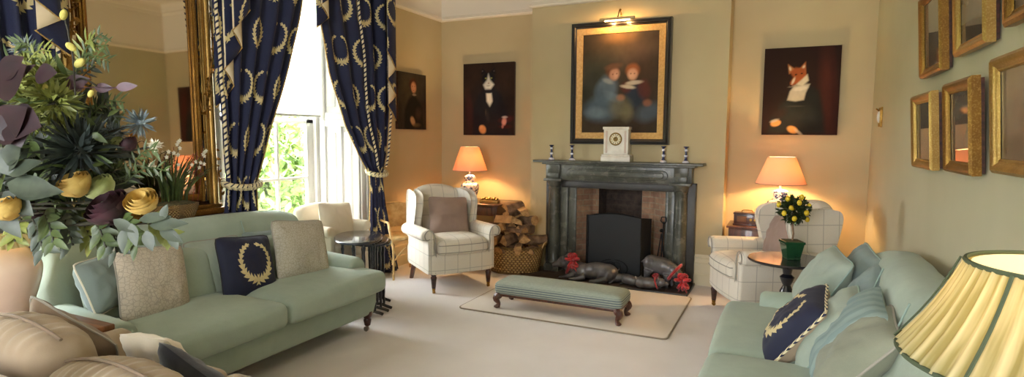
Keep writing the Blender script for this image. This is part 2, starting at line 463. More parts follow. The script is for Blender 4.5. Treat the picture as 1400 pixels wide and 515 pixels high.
M_SHADEP = gathered()
M_BLIND = shade('blind_cloth', '#f4f3ee', .6)
M_TRIMG = mat('olive_trim', '#46513a', .7)
def glassy():
    t = NT('window_glass'); tr = t.n('ShaderNodeBsdfTransparent'); g = t.n('ShaderNodeBsdfGlossy'); g.inputs['Roughness'].default_value = .02
    mx = t.n('ShaderNodeMixShader'); mx.inputs[0].default_value = .06
    t.l(tr.outputs[0], mx.inputs[1]); t.l(g.outputs[0], mx.inputs[2]); t.l(mx.outputs[0], t.out.inputs[0]); return t.m
M_GLASS = glassy()
M_PGLASS = glassy()
def mirrorm():
    t = NT('mirror_glass'); t.col('#c9bfae'); t.set(Metallic=1., Roughness=.03); return t.m
M_MIRROR = mirrorm()
def leafm(name, a, b, rough=.5, tr=.0):
    return mat(name, a, rough, c2=b, vs=25)
M_LSAGE = leafm('sage_leaf', '#454f40', '#2e372b'); M_LDARK = leafm('dark_leaf', '#222e1a', '#151d10'); M_LMID = leafm('green_leaf', '#4a5a2b', '#2f3d1c')
M_LLIME = leafm('lime_leaf', '#8a9148', '#626a2c'); M_LBURG = leafm('burgundy_leaf', '#2a121a', '#1a0b11'); M_LPLUM = leafm('plum_leaf', '#4e2f3a', '#38202a')
M_YEL = mat('yellow_petal', '#cfb468', .6, c2='#b89248', vs=30); M_CATK = mat('catkin', '#c2b968', .9, c2='#a39a4a', vs=80, bump=.5)
M_MAROON = mat('maroon_petal', '#38121e', .6, c2='#200a12', vs=40); M_PALEP = mat('pale_green_petal', '#b7bd85', .6, c2='#99a468', vs=30)
M_THIST = mat('thistle', '#303b36', .6, c2='#1c2422', vs=50); M_SEAH = mat('sea_holly', '#4c5a62', .6, c2='#6c7674', vs=60)
M_STEM = mat('dark_stem', '#2c2a1c', .7); M_WHITEP = mat('white_petal', '#dedccb', .6)
M_LEMON = mat('lemon_skin', '#dfc22c', .4, c2='#c6a51c', vs=30); M_LTREE = leafm('glossy_leaf', '#33421f', '#202c14', .3)
M_GPOT = mat('green_glaze', '#1e4a2c', .15, c2='#163a22', coat=.6)
M_SOIL = mat('moss', '#3f3a22', .95, c2='#5a5230', vs=60, bump=.6)
M_HEDGE = leafm('garden_leaf', '#66803a', '#3f5822'); M_HEDGE2 = leafm('garden_leaf_light', '#8aa04c', '#59742e')
M_GRASSG = mat('lawn', '#7e9a4a', .95, c2='#5f7d38', vs=3)
# ---------------------------------------------------------------- room shell
XL, XR, YB, YBR, YR = -4.02, .714, 6.38, 6.09, -2.2     # left wall, right wall, recess wall, chimney breast, rear wall
ZC, ZW = 3.80, 2.93                                    # ceiling, underside of cornice
BX0, BX1 = -2.64, -.545
W1 = (3.12, 4.78, .45, 2.98); W2 = (.15, 1.82, .45, 2.98)   # left-wall windows y0,y1,z0,z1
W_FILL = (-1.4, -.2, .45, 2.98)                              # unseen rear window, added for fill light: x0,x1
TH = .46
def S_(mb, name, m, **k): return struct(mb.build(name, m, **k))
S_(MB().hard(XL-TH, XR+.2, YR-.3, YB+.3, -.1, 0), 'floor', M_CARPET)
S_(MB().hard(XL-TH, XR+.2, YR-.3, YB+.3, ZC, ZC+.1), 'ceiling', M_CEIL)
def wall_holes(name, m, a0, a1, holes, b0, b1, axis):
    """wall along axis with window holes (a0,a1,z0,z1)"""
    mb = MB()
    def add(p0, p1, z0, z1):
        if axis == 'y': mb.hard(b0, b1, p0, p1, z0, z1)
        else: mb.hard(p0, p1, b0, b1, z0, z1)
    cur = a0
    for h in holes:
        add(cur, h[0], 0, ZC); add(h[0], h[1], 0, h[2]); add(h[0], h[1], h[3], ZC); cur = h[1]
    add(cur, a1, 0, ZC); return S_(mb, name, m, smooth=False)
wall_holes('wall_left', M_WALL, YR-.3, YB+.3, [W2, W1], XL-TH, XL, 'y')
wall_holes('wall_front', M_WALL, XL, XR, [(W_FILL[0], W_FILL[1], .45, 2.98)], YR-.3, YR, 'x')
S_(MB().hard(XR, XR+.2, YR-.3, YB+.3, 0, ZC), 'wall_right', M_WALLR)
S_(MB().hard(XL, XR, YB, YB+.3, 0, ZC), 'wall_back', M_WALL)
# chimney breast with a fire opening
FX0, FX1, FZ = -2.06, -1.10, .95
cb = MB(); cb.hard(BX0, FX0, YBR, YB, 0, ZC); cb.hard(FX1, BX1, YBR, YB, 0, ZC); cb.hard(FX0, FX1, YBR, YB, FZ, ZC)
S_(cb, 'wall_chimney_breast', M_WALL, smooth=False)
# cornice: moulded profile swept along the walls
ZR = 3.50
prof = [(0, ZR), (.012, ZR), (.02, ZR+.02), (.02, ZR+.045), (.035, ZR+.05), (.045, ZR+.07)]
prof += [(.045+.11*(1-cos(a)), ZR+.07+.12*sin(a)) for a in [PI/2*k/6 for k in range(1, 7)]]
prof += [(.17, ZR+.2), (.2, ZR+.21), (.23, ZR+.24), (.26, ZR+.25), (.26, ZC)]
rail = [(0, ZW), (.012, ZW), (.03, ZW+.012), (.034, ZW+.03), (.018, ZW+.04), (.018, ZW+.052), (.006, ZW+.06), (.006, ZR+.01)]
def sweep(name, path, prof, m, closed=False):
    """path of (x,y) with wall on the left-hand normal side given by offset n; mitred"""
    P = [Vector(p) for p in path]; n = len(P); mb = MB(); vs = []; fs = []; k = len(prof)
    for i, p in enumerate(P):
        e1 = (p-P[i-1]) if i else (P[1]-p); e2 = (P[i+1]-p) if i < n-1 else (p-P[i-1])
        n1 = Vector((e1.y, -e1.x)).normalized(); n2 = Vector((e2.y, -e2.x)).normalized()
        mm = (n1+n2).normalized(); mm = mm/max(.3, mm.dot(n1))
        for d, z in prof: q = p+mm*d; vs.append((q.x, q.y, z))
    for i in range(n-1):
        for j in range(k-1): fs.append((i*k+j, i*k+j+1, (i+1)*k+j+1, (i+1)*k+j))
    mb.add(vs, fs); return struct(mb.build(name, m, angle=35))
PATH = [(XL, YR), (XL, YB), (BX0, YB), (BX0, YBR), (BX1, YBR), (BX1, YB), (XR, YB), (XR, YR)]
sweep('trim_cornice', PATH, prof, M_CORN)
sweep('trim_picture_rail', PATH, rail, M_CORN)
sk = [(0, .315), (.008, .315), (.012, .30), (.022, .295), (.022, .285), (.014, .275), (.016, .235), (.026, .228), (.026, .12), (.032, .115), (.032, 0)]
sweep('baseboard_left', [(XL, 4.86), (XL, YB)], sk, M_SKIRT)
sweep('baseboard_back', [(XL, YB), (BX0, YB), (BX0, YBR), (-2.44, YBR)], sk, M_SKIRT)
sweep('baseboard_chimney_breast', [(-.80, YBR), (BX1, YBR), (BX1, YB), (XR, YB)], sk, M_SKIRT)
sweep('baseboard_right', [(XR, YB), (XR, YR)], sk, M_SKIRT)

# windows of the left wall
M_REV = mat('shutter_paint', '#e4e1dc', .5)
def left_window(n, w, bars, zr):
    y0, y1, z0, z1 = w
    root = bpy.data.objects.new('window_%d' % n, None); COL.objects.link(root); struct(root)
    xo = XL-TH+.12; xi = XL
    ya, yb = y0+.2, y1-.2                                    # sash narrower than the splayed opening
    # panelled reveals (shutter cases)
    for s_, (yw, ys) in ((0, (y0, ya)), (1, (y1, yb))):
        for (za, zb) in ((z0, zr), (zr, z1)):
            mb = MB(); dx = (xi-xo)
            def T(u, v, w_, yw=yw, ys=ys, s_=s_):
                # u 0..1 from room to sash, w_ thickness towards the opening
                nrm = Vector((ys-yw, -(xo-xi))) if s_ == 0 else Vector((-(ys-yw), (xo-xi)))
                nrm = Vector((-(ys-yw), xo-xi)).normalized()
                if s_ == 0: nrm = -nrm
                if (nrm.y > 0) != (s_ == 0): nrm = -nrm
                return (xi+(xo-xi)*u+nrm.x*w_, yw+(ys-yw)*u+nrm.y*w_, v)
            mb.soft((.5, (za+zb)/2, -.02), (1.0, zb-za, .04), .004, 1, tf=T)
            # stiles, rails and a raised panel
            for (u0, u1, v0, v1, t) in ((0, .14, za, zb, .022), (.86, 1, za, zb, .022), (.14, .86, za, za+.07, .022), (.14, .86, zb-.07, zb, .022), (.44, .54, za+.07, zb-.07, .022),
                                        (.2, .38, za+.13, zb-.13, .012), (.6, .8, za+.13, zb-.13, .012)):
                mb.soft(((u0+u1)/2, (v0+v1)/2, t/2), (u1-u0, v1-v0, t), .006, 2, tf=T)
            mb.build('shutter_panel', M_REV, root)
    MB().box(xo-.05, xi+.03, ya-.2, yb+.2, z0-.04, z0, .006).build('sill', M_REV, root)
    MB().box(xo-.05, xi, ya-.2, yb+.2, z1-.03, z1, .004).build('head_board', M_REV, root)
    # architrave
    ar = MB()
    for y in (y0-.055, y1+.055):
        ar.box(xi, xi+.025, y-.055, y+.055, 0, z1+.1, .006); ar.box(xi+.02, xi+.04, y-.05 if y < y0 else y+.02, y-.02 if y < y0 else y+.05, 0, z1+.1, .004)
    ar.box(xi, xi+.03, y0-.11, y1+.11, z1, z1+.1, .006); ar.build('architrave', M_REV, root)
    ap = MB(); ap.box(xi-.05, xi-.01, y0, y1, 0, z0-.04, .004); ap.box(xi-.015, xi+.0, y0+.15, y1-.15, .16, z0-.12, .006); ap.build('apron_panel', M_REV, root)
    # outer frame, sashes
    fr = MB(); xs = xo-.02
    fr.box(xs-.1, xs+.02, ya-.03, ya+.06, z0, z1, .004); fr.box(xs-.1, xs+.02, yb-.06, yb+.03, z0, z1, .004)
    fr.box(xs-.1, xs+.02, ya, yb, z1-.08, z1, .004); fr.build('window_frame', M_REV, root)
    for nm, (za, zb, xx) in (('lower_sash', (z0, zr, xs-.035)), ('upper_sash', (zr-.04, z1-.06, xs-.085))):
        sh = MB(); a, b = ya+.05, yb-.05
        sh.box(xx-.02, xx+.02, a, a+.1, za, zb, .004); sh.box(xx-.02, xx+.02, b-.1, b, za, zb, .004)
        sh.box(xx-.02, xx+.02, a, b, za, za+(.09 if nm[0] == 'l' else .045), .004); sh.box(xx-.02, xx+.02, a, b, zb-.045, zb, .004)
        for y in bars: sh.box(xx-.015, xx+.015, y-.014, y+.014, za, zb, .004)
        for z in ([1.07] if nm[0] == 'l' else [2.27]): sh.box(xx-.0145, xx+.0145, a, b, z-.014, z+.014, .004)
        so = sh.build(nm, M_REV, root)
        MB().hard(xx-.003, xx+.003, a+.05, b-.05, za+.03, zb-.03).build('pane', M_GLASS, so)
    return root
left_window(1, W1, (3.72, 4.06), 1.66)
left_window(2, W2, (.8, 1.18), 1.66)
# roller blinds on the left windows
for i, (w, lb) in enumerate(((W1, 'white roller blind drawn half down in the window between navy curtains'), (W2, 'white roller blind in the window left of the gilt mirror'))):
    b = thing('roller_blind', lb, 'blind', (XL-TH+.15, (w[0]+w[1])/2, w[3]-.05), group='roller blinds')
    hw = (w[1]-w[0])/2-.22
    MB().grid(lambda u, v: (0.0, -hw+2*hw*u, -(w[3]-.05-1.70)*v), 2, 2).build('blind_cloth', M_BLIND, b)
    MB().tube([(0, -hw, 0), (0, hw, 0)], .02, 10).build('roller', M_WHITE, b)
    MB().box(-.008, .008, -hw, hw, 1.68-w[3]+.05, 1.705-w[3]+.05, .004).build('bottom_bar', M_WHITE, b)
# unseen rear window, added to brighten the room from behind the camera
root = bpy.data.objects.new('window_3', None); COL.objects.link(root); struct(root)
fr = MB(); y = YR-.2
for x in (W_FILL[0], -.8, W_FILL[1]): fr.box(x-.04, x+.04, y-.05, y+.03, .45, 2.98, .004)
for z in (.47, 1.66, 2.95): fr.box(W_FILL[0], W_FILL[1], y-.045, y+.025, z-.03, z+.03, .004)
fr.build('window_frame', M_REV, root)
MB().hard(W_FILL[0], W_FILL[1], y-.004, y, .45, 2.98).build('pane', M_GLASS, root)

# ---------------------------------------------------------------- outdoors
def leafquads(mb, pts, size, rng, mi=0):
    for p in pts:
        a = Vector((rng.gauss(0, 1), rng.gauss(0, 1), rng.gauss(0, 1))).normalized(); b = a.orthogonal().normalized()
        b = (Matrix.Rotation(rng.random()*6.28, 3, a) @ b); c = a.cross(b); s_ = size*rng.uniform(.6, 1.3); p = Vector(p)
        mb.add([p-b*s_, p+c*s_*.45+a*s_*.15, p+b*s_, p-c*s_*.45+a*s_*.15], [(0, 1, 2, 3)], mi=mi)
struct(MB().hard(-40, XL-TH-.05, -14, 26, -.75, -.6).build('ground_lawn', M_GRASSG))
rg = random.Random(3)
for i, (x, y, z, r, lb) in enumerate(((-7.6, 6.5, .9, 1.7, 'bright green shrub nearest outside the window, left of the glazing bar'), (-10.4, 10.9, 1.6, 2.1, 'leafy green tree seen through the right-hand window panes'),
                                      (-14.5, 13.0, 2.6, 3.0, 'tall green tree furthest out beyond the window'))):
    t = thing('garden_tree', lb, 'tree', (x, y, -.6), group='shrubs and trees outside the window')
    tr = MB(); tr.tube([(0, 0, 0), (.05, .03, z*.5), (0, .05, z)], [.12, .09, .05]); tr.build('trunk', M_BARK, t)
    mb = MB(); pts = []
    for k in range(26):
        a = rg.random()*6.28; e = rg.uniform(-.8, 1.2); c = Vector((cos(a)*cos(e), sin(a)*cos(e), sin(e)))*r*rg.uniform(.3, .8)+Vector((0, 0, z+.3))
        for q in range(150):
            d = Vector((rg.gauss(0, 1), rg.gauss(0, 1), rg.gauss(0, 1))).normalized()*rg.uniform(.6, 1)*r*.35
            pts.append(c+d)
    leafquads(mb, pts[::2], .11, rg, 0); leafquads(mb, pts[1::2], .1, rg, 1)
    mb.build('foliage', [M_HEDGE, M_HEDGE2], t, smooth='raw')

# ---------------------------------------------------------------- light
w = bpy.data.worlds.new('world'); S.world = w; w.use_nodes = True; nt = w.node_tree
bg = nt.nodes['Background']; sky = nt.nodes.new('ShaderNodeTexSky'); sky.sky_type = 'HOSEK_WILKIE'
sky.sun_direction = Vector((-.3, -.6, .7)).normalized(); sky.turbidity = 8; sky.ground_albedo = .5
mx = nt.nodes.new('ShaderNodeMix'); mx.data_type = 'RGBA'; mx.inputs[0].default_value = .75
nt.links.new(sky.outputs[0], mx.inputs[6]); mx.inputs[7].default_value = (.93, .96, 1, 1)
nt.links.new(mx.outputs[2], bg.inputs[0]); bg.inputs[1].default_value = 14.5
def portal(loc, rot, sx, sy):
    l = bpy.data.lights.new('window_portal', 'AREA'); l.shape = 'RECTANGLE'; l.size = sx; l.size_y = sy; l.cycles.is_portal = True
    o = bpy.data.objects.new('window_portal', l); o.location = loc; o.rotation_euler = rot; COL.objects.link(o)
portal((XL-TH-.03, (W1[0]+W1[1])/2, 1.7), (0, -PI/2, 0), 2.6, 1.7)
portal((XL-TH-.03, (W2[0]+W2[1])/2, 1.7), (0, -PI/2, 0), 2.6, 1.7)
portal(((W_FILL[0]+W_FILL[1])/2, YR-.32, 1.7), (PI/2, 0, 0), 1.2, 2.6)
S.view_settings.view_transform = 'Standard'; S.view_settings.look = 'None'; S.view_settings.gamma = 1
S.view_settings.use_curve_mapping = False; S.view_settings.exposure = 1.35
def lamp_light(name, loc, power, color=(1, .62, .28), r=.035, parent=None):
    l = bpy.data.lights.new(name, 'POINT'); l.energy = power*1.0; l.color = color; l.shadow_soft_size = r
    o = bpy.data.objects.new(name, l); o.location = loc; COL.objects.link(o)
    if parent: o.parent = parent
    return o
# ---------------------------------------------------------------- painted pictures (colour per vertex of a fine canvas mesh)
def canvas_mat(name, rough=.5, coat=.15):
    t = NT(name); a = t.n('ShaderNodeVertexColor'); a.layer_name = 'Paint'; t.l(a.outputs[0], t.b.inputs['Base Color'])
    t.set(Roughness=rough, Coat_Weight=coat); t.b.inputs['Coat Roughness'].default_value = .25; t.bump(t.noise(200), .08, .001); return t.m
M_CANVAS = canvas_mat('oil_paint', .7, 0); M_CANVAS.node_tree.nodes['Principled BSDF'].inputs['Specular IOR Level'].default_value = .15; M_PRINT = canvas_mat('glazed_print', .6, 1.0); M_PRINT.node_tree.nodes['Principled BSDF'].inputs['Coat Roughness'].default_value = .03
def painting(name, w, h, bg, items, parent=None, nx=110, m=None, seed=1, depth=0.0, grain=.25):
    """canvas in local x,z (centre origin) facing -y. items: (kind, params.., colour, soft, alpha)"""
    ny = int(nx*h/w); u = np.linspace(0, 1, nx+1); v = np.linspace(0, 1, ny+1); U, V = np.meshgrid(u, v)
    rng = np.random.RandomState(seed)
    def smooth_noise(k):
        g = rng.rand(k+2, k+2); x = U*k; y = V*k; i = x.astype(int).clip(0, k); j = y.astype(int).clip(0, k); fx = x-i; fy = y-j
        fx = fx*fx*(3-2*fx); fy = fy*fy*(3-2*fy)
        return (g[j, i]*(1-fx)+g[j, i+1]*fx)*(1-fy)+(g[j+1, i]*(1-fx)+g[j+1, i+1]*fx)*fy
    N = smooth_noise(5)*.5+smooth_noise(12)*.3+smooth_noise(30)*.2
    N2 = smooth_noise(9)*.5+smooth_noise(25)*.5
    img = np.zeros(U.shape+(3,)); c0 = np.array(lin(bg[0])); c1 = np.array(lin(bg[1]))
    img[:] = c0+(c1-c0)*N[..., None]
    asp = h/w
    for it in items:
        if it[0] == 'e':
            _, cx, cy, rx, ry, rot, col, soft, al = it
            dx = U-cx; dy = (V-cy)*asp; a = math.radians(rot); X = (dx*cos(a)+dy*sin(a))/rx; Y = (-dx*sin(a)+dy*cos(a))/ry
            d = np.sqrt(X*X+Y*Y)+(N2-.5)*.15*min(1, soft*3); mk = np.clip((1+soft-d)/(2*soft+1e-6), 0, 1)
        else:
            _, pts, col, soft, al = it
            P = [(p[0], p[1]*asp) for p in pts]; X = U; Y = V*asp; inside = np.zeros(U.shape, bool); dist = np.full(U.shape, 9.)
            for i in range(len(P)):
                (x0, y0), (x1, y1) = P[i], P[(i+1) % len(P)]
                c = ((y0 > Y) != (y1 > Y)) & (X < (x1-x0)*(Y-y0)/((y1-y0) or 1e-9)+x0); inside ^= c
                t = np.clip(((X-x0)*(x1-x0)+(Y-y0)*(y1-y0))/((x1-x0)**2+(y1-y0)**2+1e-12), 0, 1)
                dist = np.minimum(dist, np.hypot(X-x0-t*(x1-x0), Y-y0-t*(y1-y0)))
            sd = np.where(inside, dist, -dist); mk = np.clip(.5+sd/(2*soft+1e-6), 0, 1)
        c = np.array(lin(col)); sh = (1+(N-.5)*2*grain)[..., None]
        img = img*(1-mk[..., None]*al)+np.clip(c*sh, 0, 1)*(mk[..., None]*al)
    vs = np.stack([(U-.5)*w, np.full(U.shape, 0.0), (V-.5)*h], -1).reshape(-1, 3)
    idx = np.arange((nx+1)*(ny+1)).reshape(ny+1, nx+1)
    fs = np.stack([idx[:-1, :-1], idx[:-1, 1:], idx[1:, 1:], idx[1:, :-1]], -1).reshape(-1, 4)
    me = bpy.data.meshes.new(name); me.from_pydata(vs.tolist(), [], fs.tolist())
    at = me.color_attributes.new('Paint', 'FLOAT_COLOR', 'POINT'); buf = np.ones((len(vs), 4)); buf[:, :3] = img.reshape(-1, 3)
    at.data.foreach_set('color', buf.ravel()); me.materials.append(m or M_CANVAS); me.update()
    o = bpy.data.objects.new(name, me); COL.objects.link(o)
    if parent: o.parent = parent
    o.location = (0, -depth, 0); return o
def frame(mb, w, h, prof, mi=0):
    """mitred moulding round a w x h opening in x,z; prof = [(outward, towards viewer)]"""
    k = len(prof); vs = []; fs = []
    for sx, sz in ((-1, -1), (1, -1), (1, 1), (-1, 1)):
        for o, d in prof: vs.append((sx*(w/2+o), -d, sz*(h/2+o)))
    for i in range(4):
        for j in range(k-1):
            a, b = i*k+j, ((i+1) % 4)*k+j; fs.append((a, a+1, b+1, b))
    mb.add(vs, fs, mi=mi); return mb

# large painting over the fireplace
BW, BH = 1.055, 1.28
t = thing('framed_painting', 'large framed painting of two seated figures above the fireplace, lit by a brass picture light', 'painting', (-1.615, YBR-.045, 2.065))
fw = .125
iw, ih = BW-2*fw, BH-2*fw-.0
frame(MB(), iw+.13, ih+.13, [(0, .028), (.004, .036), (.012, .038), (.02, .05), (.036, .052), (.045, .04), (.058, .042), (.06, .03), (.06, -.04)]).build('outer_frame', M_DARKFR, t, angle=30)
M_SLIP = mat('ochre_slip', '#c9a162', .5, c2='#b48b4d', vs=40, metal=.1)
frame(MB(), iw, ih, [(0, .012), (.004, .018), (.06, .026), (.066, .03)]).build('gilt_slip', M_SLIP, t, angle=30)
items = [('e', .5, .85, .5, .25, 0, '#4a3b2c', .6, .6), ('e', .62, .78, .3, .12, 15, '#6a5446', .6, .55), ('e', .35, .72, .25, .15, 20, '#3c3d33', .7, .5),
 ('e', .2, .5, .2, .3, 0, '#333b33', .7, .5), ('e', .8, .5, .18, .35, 0, '#3b2820', .6, .6), ('e', .5, .06, .6, .12, 0, '#3a2c20', .4, .8),
 ('e', .3, .2, .21, .14, 10, '#4d5a66', .3, .9), ('e', .33, .36, .12, .16, -18, '#596672', .25, .95), ('e', .22, .16, .12, .06, 0, '#6a7682', .4, .7), ('e', .4, .3, .13, .045, -25, '#65727e', .3, .9), ('e', .27, .3, .07, .1, 20, '#43505c', .5, .6),
 ('e', .66, .3, .1, .14, 5, '#2c3440', .3, .95), ('e', .76, .36, .07, .1, 10, '#5d2f2a', .3, .85), ('e', .56, .38, .06, .06, 0, '#5a2b26', .3, .8), ('e', .82, .16, .14, .09, 20, '#4a545e', .4, .8),
 ('e', .5, .2, .12, .11, 0, '#6b6248', .4, .7), ('e', .58, .15, .06, .08, 0, '#857c5e', .5, .4), ('e', .8, .24, .045, .035, 0, '#8f5b45', .4, .8), ('e', .5, .29, .045, .035, 0, '#9b6b52', .4, .85),
 ('e', .4, .53, .075, .075, 0, '#5c3a28', .25, .95), ('e', .425, .5, .055, .066, -10, '#b07f66', .25, .95), ('e', .44, .49, .02, .03, 0, '#c89a80', .6, .6), ('e', .41, .57, .09, .03, 10, '#6b4a38', .4, .8), ('e', .35, .44, .06, .025, -20, '#8d8f8c', .4, .8),
 ('e', .63, .53, .075, .07, 0, '#8a5232', .25, .95), ('e', .63, .495, .055, .062, 5, '#bd8c70', .25, .95), ('e', .625, .48, .03, .03, 0, '#cfa184', .6, .5), ('e', .65, .42, .09, .022, 5, '#bfae98', .3, .9), ('e', .58, .385, .08, .02, -8, '#c5b5a0', .3, .8),
 ('e', .405, .5, .008, .006, 0, '#3a2018', .5, .8), ('e', .45, .505, .008, .006, 0, '#3a2018', .5, .8), ('e', .61, .5, .008, .006, 0, '#3a2018', .5, .8), ('e', .65, .5, .008, .006, 0, '#3a2018', .5, .8),
 ('e', .5, .95, .18, .06, 0, '#7c5a32', .8, .4)]
items = items[:6]+[(i[0], .5+(i[1]-.5)*1.15+.02, .03+i[2]*1.12, i[3]*1.18, i[4]*1.18)+i[5:] for i in items[6:-1]]+items[-1:]
painting('painted_canvas', iw+.01, ih+.01, ('#2e2a22', '#4a3d30'), items, t, depth=.01)
MB().hard(-iw/2-.05, iw/2+.05, -.005, .04, -ih/2-.05, ih/2+.05).build('backing_board', M_WOODD, t)
pl = thing('picture_light', 'brass picture light above the large painting', 'lamp', (-1.62, YBR-.06, 2.73))
MB().tube([(0, .05, .0), (0, .035, .06), (.0, -.03, .085), (0, -.075, .02), (0, -.11, -.02)], .006, 8).build('curved_arm', M_BRASS, pl)
MB().ball((0, .0, .085), (.011, .011, .014), 10, 6).build('finial', M_BRASS, pl)
def T(u, v, w_): return (u, v, w_)
mb = MB(); arc = [(-.012+ .02*cos(a), .02*sin(a)) for a in [PI*k/8 for k in range(9)]]
def trough(u, v):
    a = -.25+(PI+.5)*v; return (-.18+.36*u, -.12+.024*cos(a), -.035+.024*sin(a))
M_CREAMMET = mat('cream_brass', '#d8c294', .35, .3)
mb.grid(trough, 2, 12); o = mb.build('lamp_trough', M_CREAMMET, pl); sm = o.modifiers.new('s', 'SOLIDIFY'); sm.thickness = .002
mt = NT('tube_bulb_glow'); mt.col('#ffd9a0'); mt.b.inputs['Emission Color'].default_value = (1, .62, .25, 1); mt.b.inputs['Emission Strength'].default_value = 9
MB().tube([(-.13, -.12, -.04), (.13, -.12, -.04)], .009, 8).build('tube_bulb', mt.m, pl)
for x in (-.08, .08): lamp_light('picture_bulb', (x, -.12, -.062), 2.2, (1, .55, .2), .012, pl)

# cat portrait
t = thing('cat_portrait', 'dark canvas of a black and white cat in formal dress, left of the fireplace', 'painting', (-3.322, YB-.033, 1.952))
w_, h_ = .70, .875
it = [('e', .5, .3, .42, .45, 0, '#17171d', .4, .9), ('p', [(.2, .0), (.16, .3), (.3, .55), (.42, .66), (.6, .66), (.74, .56), (.86, .3), (.9, 0)], '#15161d', .03, .95),
 ('e', .12, .35, .07, .3, 5, '#3c1d1c', .5, .6), ('e', .85, .22, .13, .05, 8, '#4d1d1d', .4, .8), ('e', .84, .12, .12, .03, 0, '#3c1616', .4, .8),
 ('p', [(.36, .84), (.38, .93), (.46, .87)], '#15151b', .012, 1), ('p', [(.64, .84), (.62, .93), (.54, .87)], '#15151b', .012, 1), ('e', .385, .89, .012, .012, 0, '#6c605c', .5, .6), ('e', .61, .885, .012, .012, 0, '#6c605c', .5, .6),
 ('e', .5, .78, .13, .11, 0, '#16171d', .1, 1), ('p', [(.5, .85), (.47, .76), (.4, .7), (.44, .64), (.55, .64), (.61, .7), (.54, .76)], '#c9c6bf', .02, .95),
 ('e', .45, .79, .018, .012, 0, '#8a8c4a', .3, 1), ('e', .56, .79, .018, .012, 0, '#8a8c4a', .3, 1), ('e', .505, .72, .014, .009, 0, '#8e6a66', .3, 1), ('e', .5, .685, .035, .006, 0, '#4c4744', .4, .8),
 ('p', [(.46, .585), (.56, .585), (.58, .47), (.53, .4), (.47, .47)], '#c7c5bf', .02, .95), ('e', .5, .6, .1, .02, 0, '#1a1b22', .2, 1),
 ('e', .48, .27, .035, .1, 10, '#2e2c2c', .4, .7), ('e', .45, .32, .01, .05, 0, '#53493a', .5, .6),
 ('e', .39, .08, .065, .075, 30, '#c99058', .25, 1), ('e', .36, .11, .03, .03, 0, '#d8a66e', .5, .7), ('e', .81, .19, .045, .065, -10, '#b9857a', .3, .95), ('e', .82, .25, .05, .02, 0, '#b9b3ac', .4, .8),
 ('e', .78, .12, .02, .03, 0, '#a87068', .4, .8)]
painting('painted_canvas', w_, h_, ('#211814', '#33231c'), it, t, depth=.0125)
MB().box(-w_/2, w_/2, -.012, .03, -h_/2, h_/2, .004).build('stretcher', M_WOODD, t)
# fox portrait
t = thing('fox_portrait', 'dark canvas of a fox in black dress and white bib, right of the fireplace', 'painting', (.098, YB-.033, 1.958))
w_, h_ = .665, .845
it = [('e', .85, .5, .1, .6, 4, '#4a2018', .5, .7), ('e', .93, .5, .04, .6, 4, '#331510', .5, .6), ('e', .3, .5, .3, .5, 0, '#2a1c12', .7, .5),
 ('p', [(.08, .02), (.12, .2), (.3, .38), (.36, .55), (.5, .6), (.62, .56), (.74, .5), (.8, .3), (.84, .02)], '#1e1e1b', .03, .95),
 ('e', .35, .3, .1, .12, 20, '#2b2b26', .6, .6), ('e', .62, .22, .14, .1, -20, '#2a2a25', .6, .6),
 ('p', [(.33, .4), (.36, .5), (.42, .57), (.62, .58), (.57, .48), (.55, .4), (.44, .385)], '#b4a993', .012, .95), ('e', .5, .53, .09, .03, 10, '#cbc1ab', .3, .8), ('e', .46, .57, .11, .016, 12, '#8e8573', .4, .8),
 ('p', [(.34, .7), (.32, .81), (.42, .75)], '#b57545', .012, 1), ('p', [(.47, .75), (.55, .83), (.56, .68)], '#b06a3c', .012, 1), ('e', .35, .76, .014, .03, 15, '#d6c5a5', .4, .9), ('e', .525, .77, .015, .03, -20, '#d6c5a5', .4, .9),
 ('p', [(.35, .72), (.42, .77), (.54, .76), (.57, .66), (.53, .6), (.42, .58), (.37, .56), (.36, .6), (.4, .66)], '#9d5026', .015, 1), ('p', [(.44, .58), (.58, .69), (.6, .62), (.52, .56)], '#c9bda0', .012, .95),
 ('e', .43, .69, .016, .01, 15, '#2a150c', .3, 1), ('e', .505, .7, .014, .009, 15, '#2a150c', .3, 1), ('e', .37, .565, .014, .01, 0, '#120b08', .3, 1), ('e', .4, .62, .016, .05, -20, '#cdbfa2', .4, .9),
 ('e', .45, .33, .1, .01, 0, '#4a4638', .5, .6), ('e', .24, .25, .1, .06, 30, '#352018', .5, .6),
 ('e', .19, .135, .07, .045, 15, '#b98048', .2, 1), ('e', .17, .165, .06, .02, 20, '#9a9384', .4, .8), ('e', .42, .06, .075, .05, -25, '#bd8748', .2, 1), ('e', .5, .03, .07, .02, -40, '#a89c86', .4, .8)]
painting('painted_canvas', w_, h_, ('#2b170f', '#241410'), it, t, depth=.0125)
MB().box(-w_/2, w_/2, -.012, .03, -h_/2, h_/2, .004).build('stretcher', M_WOODD, t)
